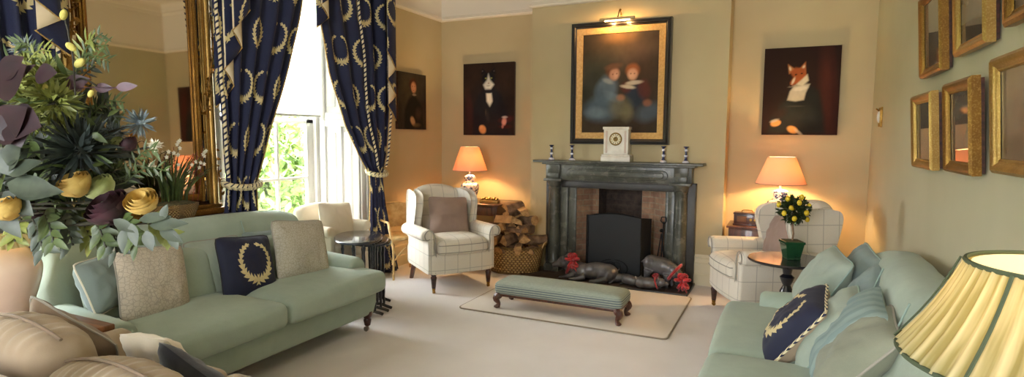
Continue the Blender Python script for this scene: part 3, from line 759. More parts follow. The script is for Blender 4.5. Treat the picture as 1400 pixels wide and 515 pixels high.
# small portrait on the left wall
t = thing('small_portrait', 'small narrow dark portrait of a person in black, on the wall right of the window', 'painting', (XL+.03, 5.68, 1.90), PI/2)
w_, h_ = .56, .65
it = [('e', .3, .7, .3, .4, 0, '#4a4432', .7, .6), ('p', [(.2, 0), (.22, .35), (.38, .56), (.5, .62), (.62, .6), (.85, .4), (.92, 0)], '#16140f', .04, .95),
 ('e', .52, .8, .13, .12, 0, '#4a2416', .3, .95), ('e', .54, .75, .09, .11, 5, '#b5805a', .25, 1), ('e', .52, .75, .05, .07, 0, '#cc9a72', .6, .6), ('e', .5, .77, .014, .008, 0, '#2c1810', .4, 1), ('e', .58, .77, .014, .008, 0, '#2c1810', .4, 1), ('e', .54, .7, .025, .008, 0, '#7c3c2c', .4, .9),
 ('e', .56, .62, .07, .02, 0, '#8a7d68', .4, .9), ('e', .5, .15, .07, .1, 40, '#a3825a', .3, .9), ('e', .72, .3, .12, .1, 60, '#3b3226', .5, .7), ('e', .64, .08, .12, .04, 0, '#5b4a30', .5, .8)]
painting('painted_canvas', w_, h_, ('#231c14', '#3b3226'), it, t, depth=.0125)
MB().box(-w_/2, w_/2, -.012, .03, -h_/2, h_/2, .004).build('stretcher', M_WOODD, t)

# gilt frames on the right wall (leaning out from the top)
def wall_frame(yc, zc, w, h, label, prt, tilt=4, fwid=.05, sd=1):
    t = thing('gilt_framed_print', label, 'picture', (XR-.036, yc, zc), -PI/2, group='gilt framed pictures on the right wall')
    t.rotation_euler = (math.radians(tilt), 0, -PI/2)
    frame(MB(), w-2*fwid, h-2*fwid, [(0, .014), (.006, .02), (.010, .018), (.016, .022), (.03, .034), (.038, .036), (.046, .03), (fwid, .026), (fwid, -.004)]).build('gilt_frame', [M_GILT, M_GILT2][sd % 2], t, angle=30)
    painting('glazed_picture', w-2*fwid+.01, h-2*fwid+.01, prt[0], prt[1], t, nx=50, m=M_PRINT, seed=sd, depth=.012)
    MB().hard(-w/2+.01, w/2-.01, .0, .018, -h/2+.01, h/2-.01).build('backing_board', M_WOODD, t)
dk = ('#2e2b26', '#47423a')
sc = [('e', .5, .25, .6, .2, 0, '#4d4436', .4, .8), ('e', .4, .75, .4, .15, 10, '#56534c', .6, .7), ('e', .5, .12, .6, .08, 0, '#2b2119', .3, .9), ('e', .45, .42, .14, .12, 0, '#332b23', .4, .8)]
ms = [('e', .5, .5, .6, .6, 0, '#57504a', .6, .8), ('e', .5, .1, .7, .12, 0, '#241c17', .3, .9), ('e', .3, .6, .2, .3, 10, '#3a3430', .6, .6)]
wall_frame(3.77, 1.545, .50, .40, 'smallest gilt framed picture, lower row, furthest from the camera', (dk, sc), sd=1)
wall_frame(3.05, 1.555, .44, .395, 'square gilt framed picture in the middle of the lower row on the right wall', (dk, sc), sd=2)
wall_frame(2.225, 1.585, .74, .40, 'wide gilt framed picture cut by the right edge, lower row nearest the camera', (('#4a4436', '#6a5f48'), sc), sd=3)
wall_frame(3.73, 2.06, .5, .44, 'gilt framed picture in the upper row, furthest from the camera', (dk, ms), sd=4)
wall_frame(3.02, 2.09, .46, .44, 'gilt framed picture in the middle of the upper row on the right wall', (dk, ms), sd=5)
wall_frame(2.24, 2.11, .70, .44, 'gilt framed picture at the top right corner, upper row nearest the camera', (('#2a201a', '#3a2a20'), ms), sd=6)
# brass bell lever by the corner
t = thing('bell_pull', 'small brass bell lever plate on the right wall near the corner', 'bell pull', (XR, 5.77, 1.685))
mb = MB(); mb.box(-.012, 0, -.05, .05, -.085, .085, .004); mb.box(-.02, -.01, -.04, -.028, -.08, .08, .003); mb.box(-.02, -.01, .028, .04, -.08, .08, .003); mb.build('back_plate', M_BRASS, t)
MB().ball((-.02, 0, 0), (.018, .016, .05), 10, 8).build('china_handle', M_MARBLEW, t)
MB().tube([(-.02, 0, .05), (-.045, 0, .07)], .006, 8).build('lever', M_BRASS, t)
# ---------------------------------------------------------------- fireplace
t = thing('fireplace', 'grey marble fireplace with engaged columns and a brick firebox on the chimney breast', 'fireplace', (0, 0, 0))
MB().box(-2.52, -.72, 5.86, 6.09, 1.222, 1.246, .006).build('mantel_shelf', M_STONE, t)
fz = MB(); fz.box(-2.40, -.835, 5.955, 6.09, 1.03, 1.225, .005)
fz.box(-2.43, -.80, 5.91, 6.09, 1.20, 1.224, .006)
def rounded_bar(x0, x1, z0, z1, k=6):
    r = (z1-z0)/2; zc = (z0+z1)/2; P = [(x1-r+r*sin(PI*i/k), zc-r*cos(PI*i/k)) for i in range(k+1)]+[(x0+r-r*sin(PI*i/k), zc+r*cos(PI*i/k)) for i in range(k+1)]
    return P
for P in (rounded_bar(-2.16, -1.07, 1.06, 1.165),):
    fz.slab(P, .03, .008, 2, M=lambda u, v, w_: (u, 5.955+w_*.6, v))
fz.slab(rounded_bar(-2.12, -1.11, 1.08, 1.145), .03, .008, 2, M=lambda u, v, w_: (u, 5.946+w_*.6, v))
fz.build('frieze', M_STONE, t)
lt = MB(); lt.box(-2.23, -.99, 5.99, 6.09, .95, 1.035, .004); lt.box(-2.23, -.99, 5.975, 6.09, 1.015, 1.035, .004); lt.build('lintel', M_STONED, t)
for s_, cx in (('l', -2.3), ('r', -.94)):
    b = MB(); b.box(cx-.07, cx+.07, 5.93, 6.0, 1.105, 1.222, .004); b.box(cx-.06, cx+.06, 5.925, 6.0, 1.05, 1.108, .004); b.box(cx-.105, cx+.1, 5.9, 6.04, 1.018, 1.045, .004); b.build('corner_block', M_STONE, t)
    pr = [(.072, .10), (.076, .12), (.07, .135), (.062, .15)]+[(.062+.004*sin(PI*k/8), .15+.76*k/8) for k in range(1, 9)]+[(.066, .93), (.07, .945), (.062, .96), (.074, .985), (.078, 1.02)]
    MB().lathe(pr, (cx, 5.975, 0), 24).build('column', M_STONE, t)
    p = MB(); p.box(cx-.085, cx+.085, 5.885, 6.06, .02, .085, .005); p.box(cx-.078, cx+.078, 5.895, 6.05, .085, .105, .004); p.build('column_plinth', M_STONE, t)
for (a, b) in ((-2.41, -2.23), (-.99, -.80)):
    MB().box(a, b, 6.0, 6.09, 0.0, 1.04, .004).build('backing_pilaster', M_STONED, t)
for (a, b, c, d) in ((-2.235, -2.15, -2.15, -2.06), (-.995, -1.07, -1.07, -1.10)):
    q = MB(); q.box(min(a, b), max(a, b), 5.985, 6.09, .02, .95, .004); q.box(min(c, d), max(c, d), 6.01, 6.09, .02, .95, .004); q.build('jamb', M_STONE, t)
# brick firebox
fb = MB(); y0, y1 = 6.03, 6.36
def quad(mb, P, uv, mi): mb.add(P, [(0, 1, 2, 3)], uvs=uv, mi=mi)
def wallq(mb, xa, ya, xb, yb, z0, z1, mi, u0=0):
    L = math.hypot(xb-xa, yb-ya); n = 6
    quad(mb, [(xa, ya, z0), (xb, yb, z0), (xb, yb, z1), (xa, ya, z1)], [(u0, z0), (u0+L, z0), (u0+L, z1), (u0, z1)], mi)
wallq(fb, -2.06, y0, -1.93, 6.20, 0, .95, 0); wallq(fb, -1.93, 6.20, -1.86, 6.20, 0, .95, 0, .21)
wallq(fb, -1.86, 6.2, -1.82, y1, 0, .95, 1); wallq(fb, -1.82, y1, -1.42, y1, 0, .95, 1, .1); wallq(fb, -1.42, y1, -1.38, 6.2, 0, .95, 1)
wallq(fb, -1.38, 6.2, -1.26, 6.20, 0, .95, 0); wallq(fb, -1.26, 6.20, -1.10, y0, 0, .95, 0, .13)
fb.build('firebox', [M_BRICK, M_SOOT], t, smooth=False)
g = MB()
for k in range(7): g.tube([(-1.8+.06*k, 6.03, .13), (-1.8+.06*k, 6.02, .2), (-1.8+.06*k, 6.1, .22)], .008, 6)
g.box(-1.84, -1.40, 6.0, 6.04, .1, .13, .004); g.box(-1.82, -1.8, 6.0, 6.2, .02, .12, .004); g.box(-1.44, -1.42, 6.0, 6.2, .02, .12, .004); g.build('grate', M_IRON, t)
h = thing('hearth_slab', 'dark tiled hearth slab in front of the fireplace', 'hearth', (0, 0, 0))
hb = MB()
nx = 8
for i in range(nx):
    a = -2.54+(1.74/nx)*i
    for j in range(2): hb.box(a+.002, a+1.74/nx-.002, 5.565+.265*j, 5.565+.265*j+.262, .0, .022, .003)
hb.box(-2.03, -1.13, 6.09, 6.35, 0, .02, .003)
hb.build('hearth_tiles', M_HEARTH, h)
tb = MB(); tb.box(-2.54, -.80, 5.545, 5.565, 0, .024, .003); tb.box(-.80, -.785, 5.545, 6.05, 0, .024, .003); tb.build('hearth_edge', M_STONED, h)
# fire screen
sc = thing('fire_screen', 'black mesh folding fire screen standing before the firebox', 'fire screen', (-1.58, 5.84, .022))
def arch(w, h0, h1, k=8): return [(-w/2, 0), (w/2, 0)]+[(w/2-w*i/k, h0+(h1-h0)*sin(PI*i/k)) for i in range(k+1)]
mb = MB(); P = arch(.56, .655, .69)
mb.add([(p[0], 0, p[1]) for p in P], [tuple(range(len(P)))], uvs=[(p[0], p[1]) for p in P]); mb.build('centre_panel', M_MESH, sc)
MB().tube([(p[0], 0, p[1]) for p in P], .008, 6, closed=True).build('centre_frame', M_IRON, sc)
for s_ in (-1, 1):
    Q = [(.28*s_, 0, 0), (.345*s_, .15, 0), (.345*s_, .15, .64), (.28*s_, 0, .66)]
    m_ = MB(); m_.add(Q, [(0, 1, 2, 3)], uvs=[(0, 0), (.16, 0), (.16, .64), (0, .66)]); m_.build('side_panel', M_MESH, sc)
    MB().tube(Q, .007, 6, closed=True).build('side_frame', M_IRON, sc)
# emblem on the screen: raised scrolls
em = MB()
for s_ in (-1, 1):
    em.tube([(s_*(.02+.13*sin(a)), -.006, .14+.09*cos(a)-.02) for a in [PI*k/8*1.1 for k in range(9)]], .006, 6)
    em.tube([(s_*(.03+.05*sin(a)), -.006, .14+.045*cos(a)) for a in [2*PI*k/10 for k in range(11)]], .005, 6)
em.build('scroll_ornament', M_IRON, sc)
# fire irons
fi = thing('fire_irons', 'black poker and tongs leaning at the right of the firebox', 'fire irons', (-1.12, 5.95, .022))
m_ = MB(); m_.tube([(.0, -.02, 0), (.015, .0, .45), (.02, .015, .62)], .007, 8); m_.tube([(.02, .015, .6), (-.01, .015, .63), (.0, .015, .67), (.04, .015, .67), (.05, .015, .63), (.02, .015, .6)], .006, 6); m_.build('poker', M_IRON, fi)
m_ = MB(); m_.tube([(-.05, -.03, 0), (-.03, -.01, .25), (0, .01, .5)], .006, 8); m_.tube([(.05, -.03, 0), (.035, -.01, .25), (0, .01, .5)], .006, 8); m_.ball((0, .01, .53), .02, 8, 6); m_.build('tongs', M_IRON, fi)
# clock
ck = thing('mantel_clock', 'white marble mantel clock with a round gilt dial, centre of the mantelpiece', 'clock', (-1.608, 5.985, 1.246))
b = MB(); b.box(-.155, .155, -.08, .07, 0, .055, .004); b.box(-.15, .15, -.075, .07, .055, .075, .006); b.box(-.13, .13, -.065, .065, .075, .34, .004); b.box(-.14, .14, -.072, .068, .335, .362, .004)
b.build('clock_case', M_MARBLEW, ck)
b = MB(); b.box(-.11, -.09, -.069, -.06, .09, .32, .003); b.box(.09, .11, -.069, -.06, .09, .32, .003); b.build('side_moulding', mat('pink_vein', '#c9b3a4', .4), ck)
RX = lambda x, y, z: (x, -.066-z, .235+y)
M_DIAL = mat('dial_cream', '#d9cfae', .4); M_GDIAL = mat('dial_gilt', '#7e642e', .35, .6)
MB().lathe([(.066, 0), (.068, .006), (.062, .012), (.054, .01)], (0, 0, 0), 28, tf=RX, cap=False).build('bezel', M_GDIAL, ck)
MB().lathe([(.0, .006), (.056, .0065)], (0, 0, 0), 28, tf=RX, cap=False).build('dial', M_DIAL, ck)
d = MB(); d.lathe([(.0, .010), (.024, .0105), (.025, .006)], (0, 0, 0), 20, tf=RX, cap=False)
d.build('dial_centre', M_GDIAL, ck)
d = MB()
for k in range(12):
    a = 2*PI*k/12; c, s_ = cos(a), sin(a)
    d.add([RX(c*.037-s_*.002, s_*.037+c*.002, .0075), RX(c*.037+s_*.002, s_*.037-c*.002, .0075), RX(c*.051+s_*.003, s_*.051-c*.003, .0075), RX(c*.051-s_*.003, s_*.051+c*.003, .0075)], [(0, 1, 2, 3)])
d.tube([RX(0, 0, .013), RX(.01, .04, .013)], .0018, 5); d.tube([RX(0, 0, .014), RX(-.022, .008, .014)], .0022, 5); d.build('clock_hands', M_IRON, ck)
# candlesticks
cs0 = None
for i, (x, l) in enumerate(((-2.345, 'blue and white candlestick at the far left end of the mantelpiece'), (-2.107, 'blue and white candlestick second from left on the mantelpiece'),
                            (-1.126, 'blue and white candlestick just right of the clock on the mantelpiece'), (-.905, 'blue and white candlestick at the far right end of the mantelpiece'))):
    if not cs0:
        c = thing('candlestick', l, 'candlestick', (x, 5.98, 1.246), group='blue and white candlesticks')
        MB().lathe([(.036, 0), (.036, .008), (.03, .016), (.02, .028), (.014, .04), (.012, .06), (.019, .07), (.019, .078), (.012, .088), (.011, .115), (.018, .125), (.016, .135), (.013, .15)], seg=16).build('stem', M_CHINA2, c)
        MB().lathe([(.013, .148), (.026, .158), (.027, .166), (.014, .167), (.012, .16), (0, .158)], seg=16).build('drip_pan', M_CHINA2, c); cs0 = c
    else:
        c = dup(cs0); c.location.x = x; c['label'] = l
# ---------------------------------------------------------------- bronze pigs with ribbons
def critter(name, label, loc, rz, parts, voxel=.009, cat='pig figurine', mat_=None):
    t = thing(name, label, cat, loc, rz, group='bronze pig figurines')
    mb = MB()
    for p in parts:
        if p[0] == 'e': mb.ball(p[1], p[2], 14, 10, rot=p[3] if len(p) > 3 else None)
        else: mb.tube(p[1], p[2], 10)
    o = mb.build('body', M_BRONZE, t); r = o.modifiers.new('r', 'REMESH'); r.mode = 'VOXEL'; r.voxel_size = voxel; r.use_smooth_shade = True
    s_ = o.modifiers.new('s', 'SMOOTH'); s_.iterations = 3; s_.factor = .5
    return t
def ribbon(t, c, r, rot=(0, 0, 0), bow=None, s_=1.0):
    E_ = Euler(rot).to_matrix(); mb = MB()
    mb.tube([tuple(Vector(c)+E_ @ Vector((0, r*cos(2*PI*k/18), r*sin(2*PI*k/18)))) for k in range(18)], .02*s_, 8, closed=True, flat=.6)
    if bow:
        B = Vector(bow); rg_ = random.Random(5)
        for k in range(7):
            a = 2*PI*k/7+.3; d = Vector((cos(a)*.6, -.35, sin(a))).normalized(); side = Vector((-.2, .3, .9)).cross(d).normalized()
            pts = [B, B+d*.045*s_+side*.022*s_, B+d*.065*s_, B+d*.045*s_-side*.022*s_, B]
            mb.tube([tuple(p) for p in catmull(pts, 4)], .011*s_, 6)
        mb.ball(tuple(B), .02*s_, 8, 6)
        for k in (-1, 1): mb.tube([tuple(B), tuple(B+Vector((.02*k, -.02, -.05*s_))), tuple(B+Vector((.045*k, -.01, -.09*s_)))], [.012*s_, .016*s_, .012*s_], 6, flat=.4)
    return mb.build('red_ribbon', M_RED, t)
# lying sow: head towards -x
t = critter('sow_figurine', 'large dark bronze sow lying on the hearth with a red bow round its neck', (-1.80, 5.70, .022), 0, [
    ('e', (.10, 0, .095), (.19, .10, .098)), ('e', (.20, .0, .09), (.11, .105, .095)), ('e', (-.08, 0, .09), (.12, .085, .085)), ('e', (-.19, -.01, .115), (.085, .06, .065), (0, .5, 0)),
    ('e', (-.27, -.03, .165), (.072, .058, .062), (0, .3, 0)), ('t', [(-.30, -.035, .155), (-.385, -.06, .125)], [.042, .03]),
    ('t', [(-.245, -.07, .21), (-.25, -.10, .25)], [.028, .008]), ('t', [(-.245, .015, .215), (-.25, .045, .25)], [.028, .008]),
    ('t', [(-.14, -.06, .06), (-.23, -.09, .025), (-.30, -.09, .018)], [.035, .02, .014]), ('t', [(-.02, -.08, .05), (-.12, -.12, .02), (-.18, -.12, .016)], [.035, .02, .013]),
    ('t', [(.2, -.07, .05), (.12, -.13, .025), (.04, -.135, .018)], [.05, .026, .015]), ('t', [(.29, 0, .12), (.32, .0, .14), (.31, .02, .155)], [.012, .007, .005])])
ribbon(t, (-.195, -.01, .125), .078, (0, .45, 0), (-.155, -.06, .20), 1.25)
def piglet(name, label, loc, rz, s_=1, bow=False):
    P = lambda *a: tuple(x*s_ for x in a)
    t = critter(name, label, loc, rz, [('e', P(0, 0, .05), P(.09, .045, .045)), ('e', P(.05, 0, .05), P(.05, .046, .047)), ('e', P(-.1, 0, .062), P(.042, .034, .034)),
      ('t', [P(-.12, 0, .058), P(-.16, 0, .048)], [.02*s_, .014*s_]), ('t', [P(-.085, -.025, .085), P(-.08, -.04, .11)], [.014*s_, .004]), ('t', [P(-.085, .025, .085), P(-.08, .04, .11)], [.014*s_, .004]),
      ('t', [P(-.05, -.03, .03), P(-.08, -.05, .008), P(-.1, -.05, .008)], [.016*s_, .01*s_, .008*s_]), ('t', [P(.06, -.03, .03), P(.03, -.06, .01), P(.0, -.06, .008)], [.02*s_, .011*s_, .008*s_])], voxel=.006)
    if bow: ribbon(t, P(-.065, 0, .055), .042*s_, (0, .3, 0), P(-.06, -.03, .09), .6)
    return t
piglet('piglet_figurine', 'small bronze piglet lying right behind the large sow', (-1.49, 5.71, .022), .3, 1.05)
piglet('piglet_figurine', 'small bronze piglet lying in the middle of the hearth row, no ribbon', (-1.345, 5.65, .022), PI-.5, 1.15)
piglet('piglet_figurine', 'small bronze piglet with a red ribbon, beside the standing pig', (-1.17, 5.60, .022), PI+.1, 1.25, True)
# standing pig with lowered head to +x
t = critter('boar_figurine', 'bronze pig standing with head down and red ribbon at the right end of the hearth', (-1.08, 5.74, .022), -.1, [
    ('e', (0, 0, .215), (.16, .082, .088), (0, .12, 0)), ('e', (-.09, 0, .225), (.085, .078, .088)), ('e', (.12, 0, .175), (.095, .07, .075), (0, .6, 0)), ('e', (.20, 0, .115), (.07, .052, .055), (0, .7, 0)),
    ('t', [(.22, 0, .09), (.275, 0, .045)], [.036, .024]), ('t', [(.17, -.04, .155), (.21, -.075, .165)], [.022, .005]), ('t', [(.17, .04, .155), (.21, .075, .165)], [.022, .005]),
    ('t', [(.08, -.05, .15), (.09, -.055, .07), (.085, -.055, .01)], [.04, .02, .017]), ('t', [(.08, .05, .15), (.10, .055, .07), (.11, .055, .01)], [.04, .02, .017]),
    ('t', [(-.1, -.05, .17), (-.125, -.055, .09), (-.11, -.055, .01)], [.05, .022, .017]), ('t', [(-.1, .05, .17), (-.135, .055, .09), (-.14, .055, .01)], [.05, .022, .017]),
    ('t', [(-.17, 0, .25), (-.195, 0, .23), (-.19, .01, .2)], [.01, .006, .004])])
ribbon(t, (.145, 0, .165), .088, (0, .65, 0), (.245, -.055, .10), 1.25)
# ---------------------------------------------------------------- hearth rug and footstool
def rrect(x0, x1, y0, y1, r, k=5):
    P = []
    for cx, cy, a0 in ((x1-r, y0+r, -PI/2), (x1-r, y1-r, 0), (x0+r, y1-r, PI/2), (x0+r, y0+r, PI)):
        for i in range(k+1): a = a0+PI/2*i/k; P.append((cx+r*cos(a), cy+r*sin(a)))
    return P
t = thing('hearth_rug', 'pale rectangular rug with a dark bound edge in front of the hearth', 'rug', (0, 0, 0))
MB().slab(rrect(-2.53, -.745, 4.28, 5.53, .05), .014, .005, 2, M=lambda u, v, w_: (u, v, .008+w_)).build('rug_pile', M_RUG, t)
MB().tube([(x, y, .007) for x, y in rrect(-2.535, -.74, 4.275, 5.535, .05)], .006, 6, closed=True).build('rug_binding', M_RUGEDGE, t)
fs = thing('footstool', 'long low footstool with grey-green striped cover and carved dark legs on the hearth rug', 'footstool', (-1.68, 4.55, .015))
t_ = NT('striped_stool_cover'); X = t_.sep(t_.n('ShaderNodeTexCoord').outputs['Object'])
nz_ = t_.ramp(t_.noise(120, t_.coords(scale=(.3, 1, 1))), .3, .7)
sd = t_.math('GREATER_THAN', t_.math('SINE', t_.math('MULTIPLY', X[2], 330.)), .0)
tp = t_.math('GREATER_THAN', X[2], .212)
st = t_.math('MULTIPLY', sd, t_.math('SUBTRACT', 1., tp))
t_.col(t_.mix(st, t_.mix(nz_, L4('#a0a89a'), L4('#8f988b')), L4('#636c6f'))); t_.set(Roughness=.9); t_.bump(t_.noise(260), .4, .003)
def puffs(x, y, z):
    k = (1-(x/.57)**4)*(1-(y/.17)**4); return (x, y, z+(.018*k if z > 0 else 0))
MB().soft((0, 0, .175), (1.13, .33, .115), .045, 4, (16, 6, 2), puffs).build('upholstery', t_.m, fs)
MB().box(-.55, .55, -.15, .15, .105, .13, .006).build('seat_rail', M_WOODM, fs)
for sx in (-1, 1):
    for sy in (-1, 1):
        q = MB(); q.tube(catmull([(sx*.52, sy*.125, .12), (sx*.545, sy*.15, .085), (sx*.525, sy*.135, .04), (sx*.535, sy*.145, .012)], 4), [.034, .036, .036, .034, .031, .027, .023, .019, .016, .017, .02, .022, .022][:13], 8)
        q.ball((sx*.54, sy*.15, .014), (.026, .024, .014), 10, 6); q.build('leg', M_WOODM, fs)
# ---------------------------------------------------------------- placing helpers (a view ray met with a real plane of the room)
CAM = Vector((0, 0, CAMZ))
def ray(px, py): return cf+cr2*((px-700)/F)-cu2*((py-257.5)/F)
def on_x(px, py, X): d = ray(px, py); return CAM+d*(X/d.x)
def on_y(px, py, Y): d = ray(px, py); return CAM+d*(Y/d.y)
# ---------------------------------------------------------------- soft furnishings
def cushion_mb(w, h, t, seed=0, pinch=.10, nu=22, sag=.0, p=3.2):
    mb = MB()
    def sgn(s_):
        def fn(u, v):
            a, b = 2*u-1, 2*v-1
            x = w/2*a*(1-pinch*(1-b*b)*abs(a)**1.5)*(1-.07*abs(b)**7*abs(a)); z = h/2*b*(1-pinch*(1-a*a)*abs(b)**1.5)*(1-.07*abs(a)**7*abs(b))
            th = t/2*((1-abs(a)**p)**.6)*((1-abs(b)**p)**.6)
            th *= 1+.10*nz(a*1.3+seed, b*1.3, s_*2.)-.10*max(0, b)*1.2
            wr = (.010*nz(a*3.1+seed*3, b*3.1, s_)+.005*nz(a*7+seed*3, b*5, s_))*(1-a**8)*(1-b**8)
            z -= sag*h*(1-a*a)*.15*max(0, b)
            return (x, -s_*(th+wr), z)
        return fn
    uv = lambda u, v: (u*w, v*h)
    mb.grid(sgn(1), nu, nu, uvf=uv); return mb, sgn
def cushion(name, label, loc, w, h, t, m, back=None, yaw=0, tilt=0, roll=0, pipe=None, seed=0, cat='cushion', group=None, pinch=.055, uvs=1.0, piper=.005, zip_=None):
    """cushion facing local -y; m front cloth, back cloth"""
    mb, sg = cushion_mb(w, h, t, seed, pinch)
    uv = lambda u, v: (u*w*uvs, v*h*uvs)
    mb = MB(); mb.grid(sg(1), 24, 24, uvf=uv); mb.grid(lambda u, v: sg(-1)(1-u, v), 24, 24, mi=1 if back else 0, uvf=uv)
    o = mb.build(name, [m, back] if back else [m], None, angle=80)
    R = Matrix.Rotation(yaw, 3, 'Z') @ Matrix.Rotation(tilt, 3, 'X') @ Matrix.Rotation(roll, 3, 'Y')
    o.rotation_euler = R.to_euler(); o.location = loc; tag(o, label, cat, group)
    if pipe:
        E_ = [sg(1)(k/14, 0) for k in range(14)]+[sg(1)(1, k/14) for k in range(14)]+[sg(1)(1-k/14, 1) for k in range(14)]+[sg(1)(0, 1-k/14) for k in range(14)]
        MB().tube([(p[0], 0, p[2]) for p in E_], piper, 6, closed=True).build('piping', pipe, o)
    return o
def roll_profile(xi, xo, z0, zc, r, k=14):
    """section of a rolled arm: inner face xi, roll centre above, overhanging outwards (xo>xi)"""
    P = [(xi, z0), (xo, z0), (xo, zc-r*.9)]
    cx = xi+r*.95
    a0 = -math.asin(min(1, .75)); 
    for i in range(k+1):
        a = a0+(PI-a0)*i/k; P.append((cx+.02+r*cos(a)*1.12, zc+r*sin(a)))
    return P

def make_sofa(name, label, L, mint, pipe, loc, rz, ncush=2, tall=False):
    """faces local +x, runs along y, back at x=0, depth 1.03"""
    t = thing(name, label, 'sofa', loc, rz, group=None); hl = L/2
    def basef(x, y, z):
        if z < -.04: y *= .985; x -= .012*(x > .3)
        return (x, y, z)
    MB().soft((.50, 0, .225), (.93, L-.04, .19), .03, 3, (6, 10, 2), basef).build('base', mint, t)
    arm_in = hl-.19; W = hl
    for i in range(ncush):
        y0, y1 = -hl+L/ncush*i, -hl+L/ncush*(i+1); yc = (y0+y1)/2; hw = (y1-y0)/2-.004
        def cf_(x, y, z, yc=yc, hw=hw, i=i):
            X = x+.64; Y = y+yc
            # crowned top, T-shaped ends round the arms
            k = max(0, (1-(x/.40)**4))*max(0, (1-(y/hw)**4)); zz = z+(.035*k if z > 0 else -.0*k)
            zz += .006*nz(X*4, Y*4, 1)*k
            lim = arm_in-.01
            f = sstep(.80, .74, X)
            if abs(Y) > lim: Y2 = math.copysign(lim+(abs(Y)-lim)*.12, Y); Y = lerp(Y, Y2, f)
            X += .012*(1-(y/hw)**2)*(x > .2)
            return (X-.64, Y-yc, zz)
        c = MB().soft((.64, yc, .395), (.83, hw*2, .155), .05, 4, (22, 18, 2), cf_).build('seat_cushion', mint, t, angle=60)
        for zz in (.355, .435):
            P = []
            x1 = 1.045; yy0, yy1 = yc-hw, yc+hw
            e0 = .78 if i == 0 else .35; e1 = .78 if i == ncush-1 else .35
            P = [(e0, yy0+.002, zz), (x1-.04, yy0+.003, zz), (x1-.008, yy0+.022, zz), (x1+.002, yy0+.06, zz)]+[(x1+.002+.012*(1-((2*k/8-1))**2), lerp(yy0+.06, yy1-.06, k/8), zz) for k in range(1, 8)]+[(x1+.002, yy1-.06, zz), (x1-.008, yy1-.022, zz), (x1-.04, yy1-.003, zz), (e1, yy1-.002, zz)]
            MB().tube(P, .005, 6).build('piping', pipe, c)
    # camel back: solid slab, rounded top dropping to the arms
    def topz(y):
        a = abs(y)/hl
        return .93-.05*a*a-.22*sstep(.86, 1.0, a)
    def bk(x, y, z):
        Y = y; zt = topz(Y); f = (z+.35)/.70; Z = lerp(.30, zt, f)-.61+.0
        X = x-.14*(f-.3)+.10*sstep(.75, 1, abs(Y)/hl)*(1-f*.3)+.02*cos(Y*3)
        X += .015*nz(Y*3, Z*3, 5)
        return (X, Y, Z)
    MB().soft((.20, 0, .61), (.24, L-.05, .70), .09, 5, (2, 26, 8), bk).build('back', mint, t, angle=60)
    for y in ((-L/6, L/6) if ncush == 2 else (0,)):
        MB().tube([(.33-.14*(k/8-.3)+.02*cos(y*3)+.004, y, lerp(.50, topz(y)-.04, k/8)) for k in range(9)], .004, 5).build('back_seam', pipe, t)
    # loose low back cushions
    for i in range(ncush):
        yc = -hl+L/ncush*(i+.5)*1.0; yc *= .9; hw = (arm_in*2/ncush)/2-.01
        def lf(x, y, z, hw=hw):
            k = (1-(y/hw)**4)*(1-(z/.17)**4); X = x+(.05*k if x > 0 else 0)-.32*z; return (X, y*(1-.03*(z/.17)**2), z+.012*nz(y*5, x, 3))
        if tall: lf2 = lambda x, y, z, hw=hw: (x+(.02*(1-(y/hw)**4)*(1-(z/.2)**4) if x > 0 else 0)-.55*z, y*(1-.03*(z/.2)**2), z+(.03*(1-(y/hw)**2) if z > 0 else 0)+.012*nz(y*5, x, 3))
        MB().soft((.235 if tall else .40, yc, .665 if tall else .62), (.12, hw*2, .41 if tall else .34), .055, 4, (2, 14, 10), lf2 if tall else lf).build('back_cushion', mint, t, angle=60)
    for s_ in (-1, 1):
        P = roll_profile(arm_in, hl-.02, .14, .49, .085)
        def MM(u, v, w_, s_=s_):
            dz = 0; x = .44+w_
            return (x, s_*u, v+(.03*(x < .2))*(v > .3)-.015*(x-.4)*(v > .4))
        MB().slab(P if s_ > 0 else P, .80, .035, 4, M=MM).build('arm', mint, t, angle=60)
        for x, zz in ((.92, 1), (.1, 0)):
            q = MB(); q.lathe([(.022, .05), (.026, .07), (.03, .09), (.024, .105), (.035, .125), (.036, .16)], (x, s_*(hl-.09), 0), 14)
            lg = q.build('leg', M_WOODD, t)
            c = MB(); c.tube([(x-.01, s_*(hl-.09)-.01, .02), (x-.01, s_*(hl-.09)+.01, .02)], .02, 12); c.tube([(x, s_*(hl-.09), .055), (x-.006, s_*(hl-.09), .02)], .012, 8); c.build('castor', M_CASTOR, lg)
    return t
sofaL = make_sofa('mint_sofa', 'mint green two-seat sofa with humped back in front of the curtained window', 1.93, M_MINT, M_PIPE, (-3.77, 2.575, 0), 0)
sofaR = make_sofa('mint_sofa', 'mint green sofa on the right, backed against the wall under the gilt frames', 1.98, M_MINT, M_PIPE, (.675, 2.90, 0), PI, tall=True); sofaR.scale = (.93, 1, 1)

